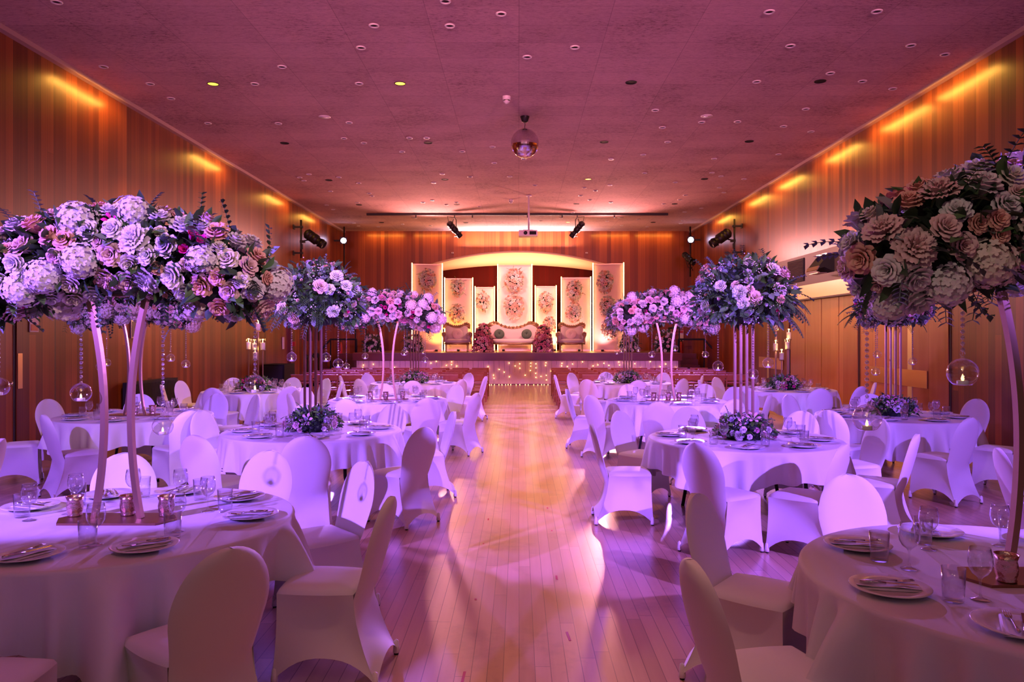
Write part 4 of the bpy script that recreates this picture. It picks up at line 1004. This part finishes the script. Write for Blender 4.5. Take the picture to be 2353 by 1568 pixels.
# ---------------------------------------------------------------- tables, cloths, place settings
RT, ZT = .915, .752
leg_w = M['black']
def table(name, c):
    t = thing('round_table', 'round folding table with black legs under the cloth of the '+name, 'table', (c[0], c[1], 0), 0, 'round banquet tables')
    MB().lathe([(0,.715),(RT-.01,.715),(RT,.722),(RT,.742),(RT-.01,.748),(0,.748)], 48).obj('tabletop', M['soft_black'], t)
    for sx in (-1, 1):
        for sy in (-1, 1):
            MB().tube([(sx*.42, sy*.40, .71), (sx*.44, sy*.44, .35), (sx*.50, sy*.44, 0)], .018, 8).obj('leg', leg_w, t)
        MB().cyl((sx*.45,-.44,.30), (sx*.45,.44,.30), .014, 8).cyl((sx*.42,-.4,.70), (sx*.42,.4,.70), .014, 8).obj('crossbar', leg_w, t)
    return t
def cloth(name, c, seed, phase, mind=.27, cor=.19, amp=1.0):
    g = random.Random(seed); ks = [(k, g.uniform(.3, 1)/(1+.012*k), g.uniform(0, 6.28)) for k in (6, 11, 15, 19, 24, 29, 37)]
    def fold(a): return sum(w*sin(k*a+p) for k, w, p in ks)/2.2
    NA, vs, fs = 320, [], []
    rows = []
    for r in (.0, .25, .5, .75, .9): rows.append(('top', r))
    rows += [('edge', k/3) for k in range(4)]+[('drop', k/9) for k in range(1, 10)]
    for kind, q in rows:
        for i in range(NA):
            a = 2*pi*i/NA; f = fold(a); cr = (.5-.5*cos(4*(a-phase)))**1.6
            D = mind+cor*cr+.010*f
            if kind == 'top': r, z = RT*q, 0
            elif kind == 'edge': b = q*pi/2; r, z = RT-.012+.018*sin(b), -.018*(1-cos(b))
            else:
                fo = max(-.3, f)*amp*(.55+.6*cr); r = RT+.006+q*(.012+.022*cr)+(q**.7)*.15*fo; z = -.018-(D-.018)*q
            vs.append((r*cos(a), r*sin(a), z))
    for j in range(len(rows)-1):
        for i in range(NA):
            k = (i+1) % NA; fs.append((j*NA+i, j*NA+k, (j+1)*NA+k, (j+1)*NA+i))
    o = MB().add(vs, fs).obj('tablecloth', M['cloth'], None, True, (c[0], c[1], ZT))
    return tag(o, 'white linen cloth draped over the '+name, 'tablecloth', 'white round tablecloths')
plate_m = MB().lathe([(0,.006),(.088,.006),(.10,.010),(.148,.022),(.150,.024),(.147,.026),(.10,.015),(.09,.011),(0,.010)][::1], 40).mesh('dinner_plate', M['porcelain'])
bowl_m = MB().lathe([(.0045,.082),(.012,.088),(.028,.100),(.039,.120),(.0435,.142),(.042,.165),(.036,.198),(.0348,.198),(.0408,.165),(.0422,.142),(.0375,.120),(.0265,.1015),(.011,.0905),(.0035,.088)], 26).mesh('bowl', M['glass'])
stem_m = MB().lathe([(0,.0005),(.034,.0005),(.036,.003),(.014,.007),(.006,.016),(.004,.03),(.0036,.06),(.0045,.076),(.010,.086)], 18).mesh('stem', M['glass'])
tumb_m = MB().lathe([(0,.001),(.034,.001),(.0365,.004),(.0385,.03),(.0425,.128),(.0412,.128),(.037,.03),(.034,.014),(0,.012)], 22).mesh('tumbler', M['glass'])
def napkin():
    mb = MB()
    for k in range(3): mb.grid(lambda u, v, k=k: ((u-.5)*(.105-.012*k)+.003*k, (v-.5)*.235-.004*k, .004*k+.004+.004*sin(u*5+k)*(1-v)+.002*sin(v*9+k)), 6, 8)
    mb.box((0,0,.004), (.10,.22,.006)); return mb.mesh('napkin', M['napkin'])
nap_m = napkin()
def fork():
    mb = MB().tube([(0,-.095,.002),(0,-.05,.003),(0,0,.006),(0,.035,.004)], [.005,.004,.0028,.004], 6)
    mb.add([(-.004,.03,.003),(.004,.03,.003),(.012,.05,.002),(-.012,.05,.002),(.012,.06,.003),(-.012,.06,.003)], [(0,1,2,3),(3,2,4,5)])
    for k in range(4):
        x = -.0105+k*.007; mb.tube([(x,.058,.003),(x,.08,.006),(x,.098,.008)], [.0022,.002,.001], 4)
    return mb.mesh('fork', M['steel'])
def knife():
    mb = MB().tube([(0,-.105,.003),(0,-.06,.004),(0,-.01,.003)], [.0062,.0066,.005], 6)
    mb.add([(-.004,-.01,.003),(.005,-.01,.003),(.009,.06,.003),(.004,.108,.003),(-.005,.10,.003),(-.0045,.05,.003)], [(0,1,2,3,4,5)]); mb.add([(-.004,-.01,.0055),(.005,-.01,.004),(.009,.06,.004),(.004,.108,.004),(-.005,.10,.0055),(-.0045,.05,.0055)], [(0,1,2,3,4,5)])
    return mb.mesh('knife', M['steel'])
fork_m, knife_m = fork(), knife()
wg = None
def one(name, me, label, cat, loc, rz, group):
    return tag(link(name, me, None, loc, (0,0,rz)), label, cat, group)
def setting(c, ang, pos, nm, g, flip=0, only=None):
    i = Vector((-cos(ang), -sin(ang), 0)); rt = Vector((i.y, -i.x, 0)); p = Vector((c[0], c[1], ZT))-i*.70
    yaw = atan2(-i.x, i.y)
    where = ', %s place of the %s' % (pos, nm)
    if only != 'glass':
        one('dinner_plate', plate_m, 'white dinner plate'+where, 'plate', p, 0, 'dinner plates')
        a = yaw+g.uniform(-.5,.5)+(pi/2 if flip else 0); q = p+Vector((g.uniform(-.015,.015), g.uniform(-.015,.015), .0115))
        one('napkin', nap_m, 'folded white napkin on the plate'+where, 'napkin', q, a, 'folded napkins')
        R = Matrix.Rotation(a+g.uniform(-.1,.25), 3, 'Z')
        one('fork', fork_m, 'steel fork on the napkin'+where, 'fork', q+R @ Vector((-.018,0,.017)), a+.12, 'forks')
        one('knife', knife_m, 'steel knife on the napkin'+where, 'knife', q+R @ Vector((.016,-.004,.017)), a-.05, 'knives')
    global wg
    gl = p+i*(.25+g.uniform(-.03,.03))+rt*(.17+g.uniform(-.02,.03)); lab = 'stemmed wine glass'+where
    if wg is None:
        wg = thing('wine_glass', lab, 'wine glass', gl, 0, 'wine glasses'); link('bowl', bowl_m, wg); link('stem', stem_m, wg)
    else: copy_tree(wg, gl, g.uniform(0, 3), lab)
    tl = p+i*(.15+g.uniform(-.03,.03))+rt*(.15+g.uniform(-.01,.02))
    one('tumbler', tumb_m, 'short clear tumbler'+where, 'tumbler', tl, 0, 'tumblers')
SECT = ['right', 'far right', 'far', 'far left', 'left', 'near left', 'near', 'near right']
SET = {'L1': [(-53,'near right'),(5,'right'),(48,'far right'),(88,'far'),(122,'far left'),(157,'left'),(-93,'near')],
       'R1': [(140,'far left'),(193,'left'),(95,'far'),(232,'near left'),(52,'far right')]}
OFFS = {'L2': 12, 'L3': 10, 'L4': 0, 'LB1': 8, 'LB2': -6, 'R2': -14, 'R3': 8, 'R4': 4, 'RB1': 14, 'RB2': 6}
PH = {'L1': -1.18, 'L2': 2.9, 'R1': .3, 'R2': 1.0, 'RB1': -.3}
for k, (nmk, (c, nm, kind)) in enumerate(TABLES.items()):
    g = random.Random(50+k)
    table(nm, c)
    cloth(nm, c, 70+k, PH.get(nmk, k*.7)+pi/4, amp=1.25 if nmk in ('L1', 'R1') else 1)
    for n_, (a, pos) in enumerate(SET.get(nmk) or [(45*s+OFFS[nmk], SECT[s]) for s in range(8)]):
        setting(c, radians(a), pos, nm, g, flip=(nmk == 'L1' and pos in ('near right',)) )

# ---------------------------------------------------------------- centrepieces
def arch(nm, c, rz=0):
    t = thing('arch_stand', 'bronze hourglass stand with two curved legs on the '+nm, 'flower stand', (c[0], c[1], ZT), rz, 'curved flower stands')
    mb = MB().prism([(-.32,-.0),(-.26,-.12),(.26,-.12),(.32,0),(.26,.12),(-.26,.12)], .012, lambda x, y, z: (x, z, y)); mb.obj('base_plate', M['gold_base'], t, False)
    for s in (-1, 1):
        pts = [(s*(.072+.053*(1-h/.55)**2 if h < .55 else .072+.085*((h-.55)/.65)**2), 0, .012+h) for h in [1.2*j/20 for j in range(21)]]
        MB().tube(pts, .0165, sec=[(-.8,-1.1),(.8,-1.1),(.8,1.1),(-.8,1.1)]).obj('leg', M['gold'], t, False)
    MB().box((0,0,1.215), (.5,.10,.012)).obj('top_plate', M['gold'], t, False)
    return t
def rods(nm, c):
    t = thing('rod_stand', 'tall gold stand of four slim rods on the '+nm, 'flower stand', (c[0], c[1], ZT), atan2(-c[0], c[1])+.464, 'four-rod flower stands')
    MB().box((0,0,.006), (.26,.26,.012)).obj('base_plate', M['gold'], t, False)
    for sx in (-1, 1):
        for sy in (-1, 1): MB().box((sx*.062, sy*.062, .62), (.021,.021,1.22)).obj('rod', M['gold'], t, False)
    MB().box((0,0,1.235), (.24,.24,.012)).obj('top_plate', M['gold'], t, False)
votm = MB().lathe([(0,.001),(.036,.001),(.038,.006),(.034,.012),(.040,.03),(.043,.055),(.038,.085),(.046,.11),(.044,.108),(.036,.084),(.040,.055),(.036,.03),(0,.02)], 22).mesh('votive_cup', M['mercury'])
tl_cup = MB().lathe([(0,0),(.019,0),(.0195,.002),(.0195,.015),(.017,.016),(0,.0145)], 16).mesh('tealight_cup', M['tealight'])
fl = MB().lathe([(0,.014),(.004,.016),(.0058,.022),(.0035,.032),(.0004,.040)], 10).mesh('flame', M['flame'])
def tealight(loc, label, s=1.0):
    t = thing('tealight', label, 'tealight', loc, 0, 'tealights'); link('cup', tl_cup, t, (0,0,0), None, s); link('flame', fl, t, (0,0,0), None, s)
VOT = {'L1': [(-.26,.05,'left'),(.02,.07,'middle'),(.235,.06,'right')], 'L3': [(-.28,.02,'left'),(-.03,-.04,'middle'),(.22,.05,'right')], 'R3': [(-.20,.0,'left'),(.03,.02,'middle'),(.19,.0,'right')], 'LB1': [(.02,-.03,'middle'),(.2,.05,'right')], 'R1': [(-.17,-.07,'left')]}
for nmk, (c, nm, kind) in TABLES.items():
    if kind == 'arch':
        arch(nm, c)
        garland('long arched garland of white, blush and hot pink flowers over the '+nm, (c[0]+(.07 if nmk == 'R1' else 0), c[1], 2.24 if nmk == 'R1' else 2.21), 11+len(nm)+int(c[1]*10))
        for dx, dy, w in VOT.get(nmk, []):
            z = ZT+.012
            one('votive_cup', votm, 'flared mercury glass votive, %s one under the arch, %s' % (w, nm), 'candle holder', (c[0]+dx, c[1]+dy, z), 0, 'mercury glass votives')
            tealight((c[0]+dx, c[1]+dy, z+.021), 'tealight inside the %s mercury votive of the %s' % (w, nm))
    elif kind == 'rods':
        rods(nm, c)
        dome('round leafy rose arrangement on top of the rods, '+nm, (c[0]+(.07 if nmk == 'L2' else 0), c[1], 2.10), 31+int(c[0]*7+c[1]*3), nmk == 'RB1', 1.12 if nmk in ('L2', 'R2') else 1.05)
        posy('low green and pink arrangement round the rod foot, '+nm, (c[0], c[1], ZT+.012), 61+int(c[1]*5))
    else:
        t = thing('candle_stand', 'gold stand of five rods at stepped heights on the '+nm, 'candle stand', (c[0], c[1], ZT), 0, 'stepped candle stands')
        MB().box((0,0,.006), (.44,.3,.012)).obj('base_plate', M['gold'], t, False)
        L = [(-.12,.02,.74),(-.04,.10,.72),(.135,.03,.73),(.08,-.05,1.08),(.04,-.10,.56)] if nmk == 'LB2' else [(-.15,.03,.71),(.10,.04,.92),(.03,-.08,.74),(-.09,-.12,.54),(-.12,.10,1.09)]
        RANK = ['tallest', 'second tallest', 'middle', 'second lowest', 'lowest']
        for r_, (x, y, h) in enumerate(sorted(L, key=lambda q: -q[2])):
            rd = MB().box((x, y, h/2), (.016,.016,h)).obj('rod', M['gold'], t, False)
            MB().lathe([(0,h),(.045,h),(.052,h+.012),(.052,h+.016),(0,h+.016)], 18, (x, y, 0)).obj('cup', M['gold'], rd)
            MB().lathe([(.050,h+.016),(.050,h+.21)], 22, (x, y, 0)).obj('glass_sleeve', M['glass'], rd)
            ct = thing('pillar_candle', 'lit ivory pillar candle on the %s rod, %s' % (RANK[r_], nm), 'candle', (c[0]+x, c[1]+y, ZT+h+.016), 0, 'pillar candles')
            MB().lathe([(0,0),(.038,0),(.038,.122),(.034,.128),(0,.116)], 18).obj('wax', M['wax'], ct)
            MB().lathe([(0,.122),(.005,.128),(.008,.139),(.004,.155),(.0005,.168)], 10).obj('flame', M['flame_hot'], ct)
            light('candle_glow', 'POINT', (c[0]+x, c[1]+y, ZT+h+.20), None, 1.3, (1,.5,.15), .02)
        posy('low bright pink and cream arrangement round the candle rods, '+nm, (c[0], c[1], ZT+.012), 90+int(c[1]), ('cream','blush','peach','hot'), 1.1)

# hanging glass globes with tealights: (table, pixel x, pixel y of the globe, depth offset from the table)
GLB = [('L1',186,903,-.05),('L1',374,980,-.06),('L1',586,884,.0),('L1',-3,890,.0),('LB1',230,843,0),('LB1',245,834,.1),('LB1',392,823,0),('LB1',427,837,-.1),
 ('L2',670,821,.0),('L2',749,822,.15),('L2',777,836,-.2),('L3',796,842,0),('L3',839,819,.1),('L3',929,811,.0),('L3',977,828,-.1),('L4',935,805,-.2),('L4',945,796,.1),('L4',972,809,0),
 ('R4',1418,810,-.1),('R4',1428,806,0),('R4',1436,802,.2),('R4',1467,804,0),('R3',1498,815,-.05),('R3',1551,801,.1),('R3',1621,815,.0),('R2',1650,842,-.05),('R2',1730,860,-.25),('R2',1765,835,.0),
 ('RB1',2016,815,.1),('RB1',2012,855,-.05),('RB1',2097,831,0),('R1',2212,857,-.05),('R1',1992,962,.12)]
RG = .053
def globe_mesh():
    """blown sphere with a round opening in its side and a flattened foot"""
    mb = MB(); n, k = 24, 14
    for j in range(k+1):
        th = pi*(.02+.80*j/k)
        for i in range(n):
            a = 2*pi*i/n; q = Vector((RG*sin(th)*cos(a), RG*cos(th), RG*sin(th)*sin(a)))
            q.z = max(q.z, -RG*.84); mb.v.append(tuple(q))
    for j in range(k):
        for i in range(n):
            e = (i+1) % n; mb.f.append((j*n+i, j*n+e, (j+1)*n+e, (j+1)*n+i)); mb.m.append(0)
    mb.f.append(tuple(range(n))[::-1]); mb.m.append(0)
    th = pi*.82; mb.tube([(RG*sin(th)*cos(2*pi*i/24), RG*cos(th), max(-RG*.84, RG*sin(th)*sin(2*pi*i/24))) for i in range(25)], .0016, 5)
    mb.lathe([(.012,RG-.004),(.006,RG+.003),(.005,RG+.008)], 10); mb.tube([(.010*cos(2*pi*i/14), 0, RG+.016+.010*sin(2*pi*i/14)) for i in range(15)], .0022, 5)
    return mb.mesh('globe', M['globe'])
gm = globe_mesh()
per = {}
for q in sorted(GLB, key=lambda q: q[1]): per.setdefault(q[0], []).append(q)
for tb, lst in per.items():
    (tx, ty), nm, kind = TABLES[tb]
    for k, (_, px, py, dy) in enumerate(lst):
        p = at(px, py, ty+dy); g = random.Random(px)
        s = 1.12 if tb == 'R1' else 1.0
        ttl = '%s from left' % ORD[k] if len(lst) > 1 else 'only one'
        t = thing('hanging_globe', 'glass globe on a bead string, %s over the %s' % (ttl, nm), 'hanging candle globe', p, g.uniform(-.9,.9)+(pi if 0 else 0), 'hanging glass globes')
        link('globe', gm, t, None, None, s)
        top = (2.02 if kind == 'arch' else 1.98)-.16*min(1, ((p.x-tx)/.7)**2 if kind == 'arch' else 0)
        mb = MB(); z = RG*s+.034; sp = .0245
        while p.z+z < top+.02:
            mb.ball((0,0,z), .0088, 8, 5); z += sp
        mb.tube([(0,0,RG+.02), (0,0,z)], .0008, 3); mb.obj('bead_string', M['crystal'], t)
        tealight((p.x, p.y, p.z-RG*s*.83), 'tealight inside the %s hanging globe of the %s' % (ttl, nm), 1.0*s)

# red tape marks on the boards
for k, ((px, py), L) in enumerate([((1122,1194),.07),((1268,1220),.03),((1258,1168),.05),((1111,1250),.02),((1279,1328),.09),((1093,1378),.03),((1306,1463),.13),((1065,1556),.12)]):
    p = on(px, py, .0); o = MB().box((0,0,.0008), (.014, L, .0012)).obj('tape_mark', M['tape'], None, False, p); o.rotation_euler = (0,0,random.uniform(-.1,.1))
    tag(o, 'small strip of red tape on the aisle boards, %s nearest the stage' % ORD[sorted([1194,1220,1168,1250,1328,1378,1463,1556]).index(py)], 'tape mark', 'red tape marks')
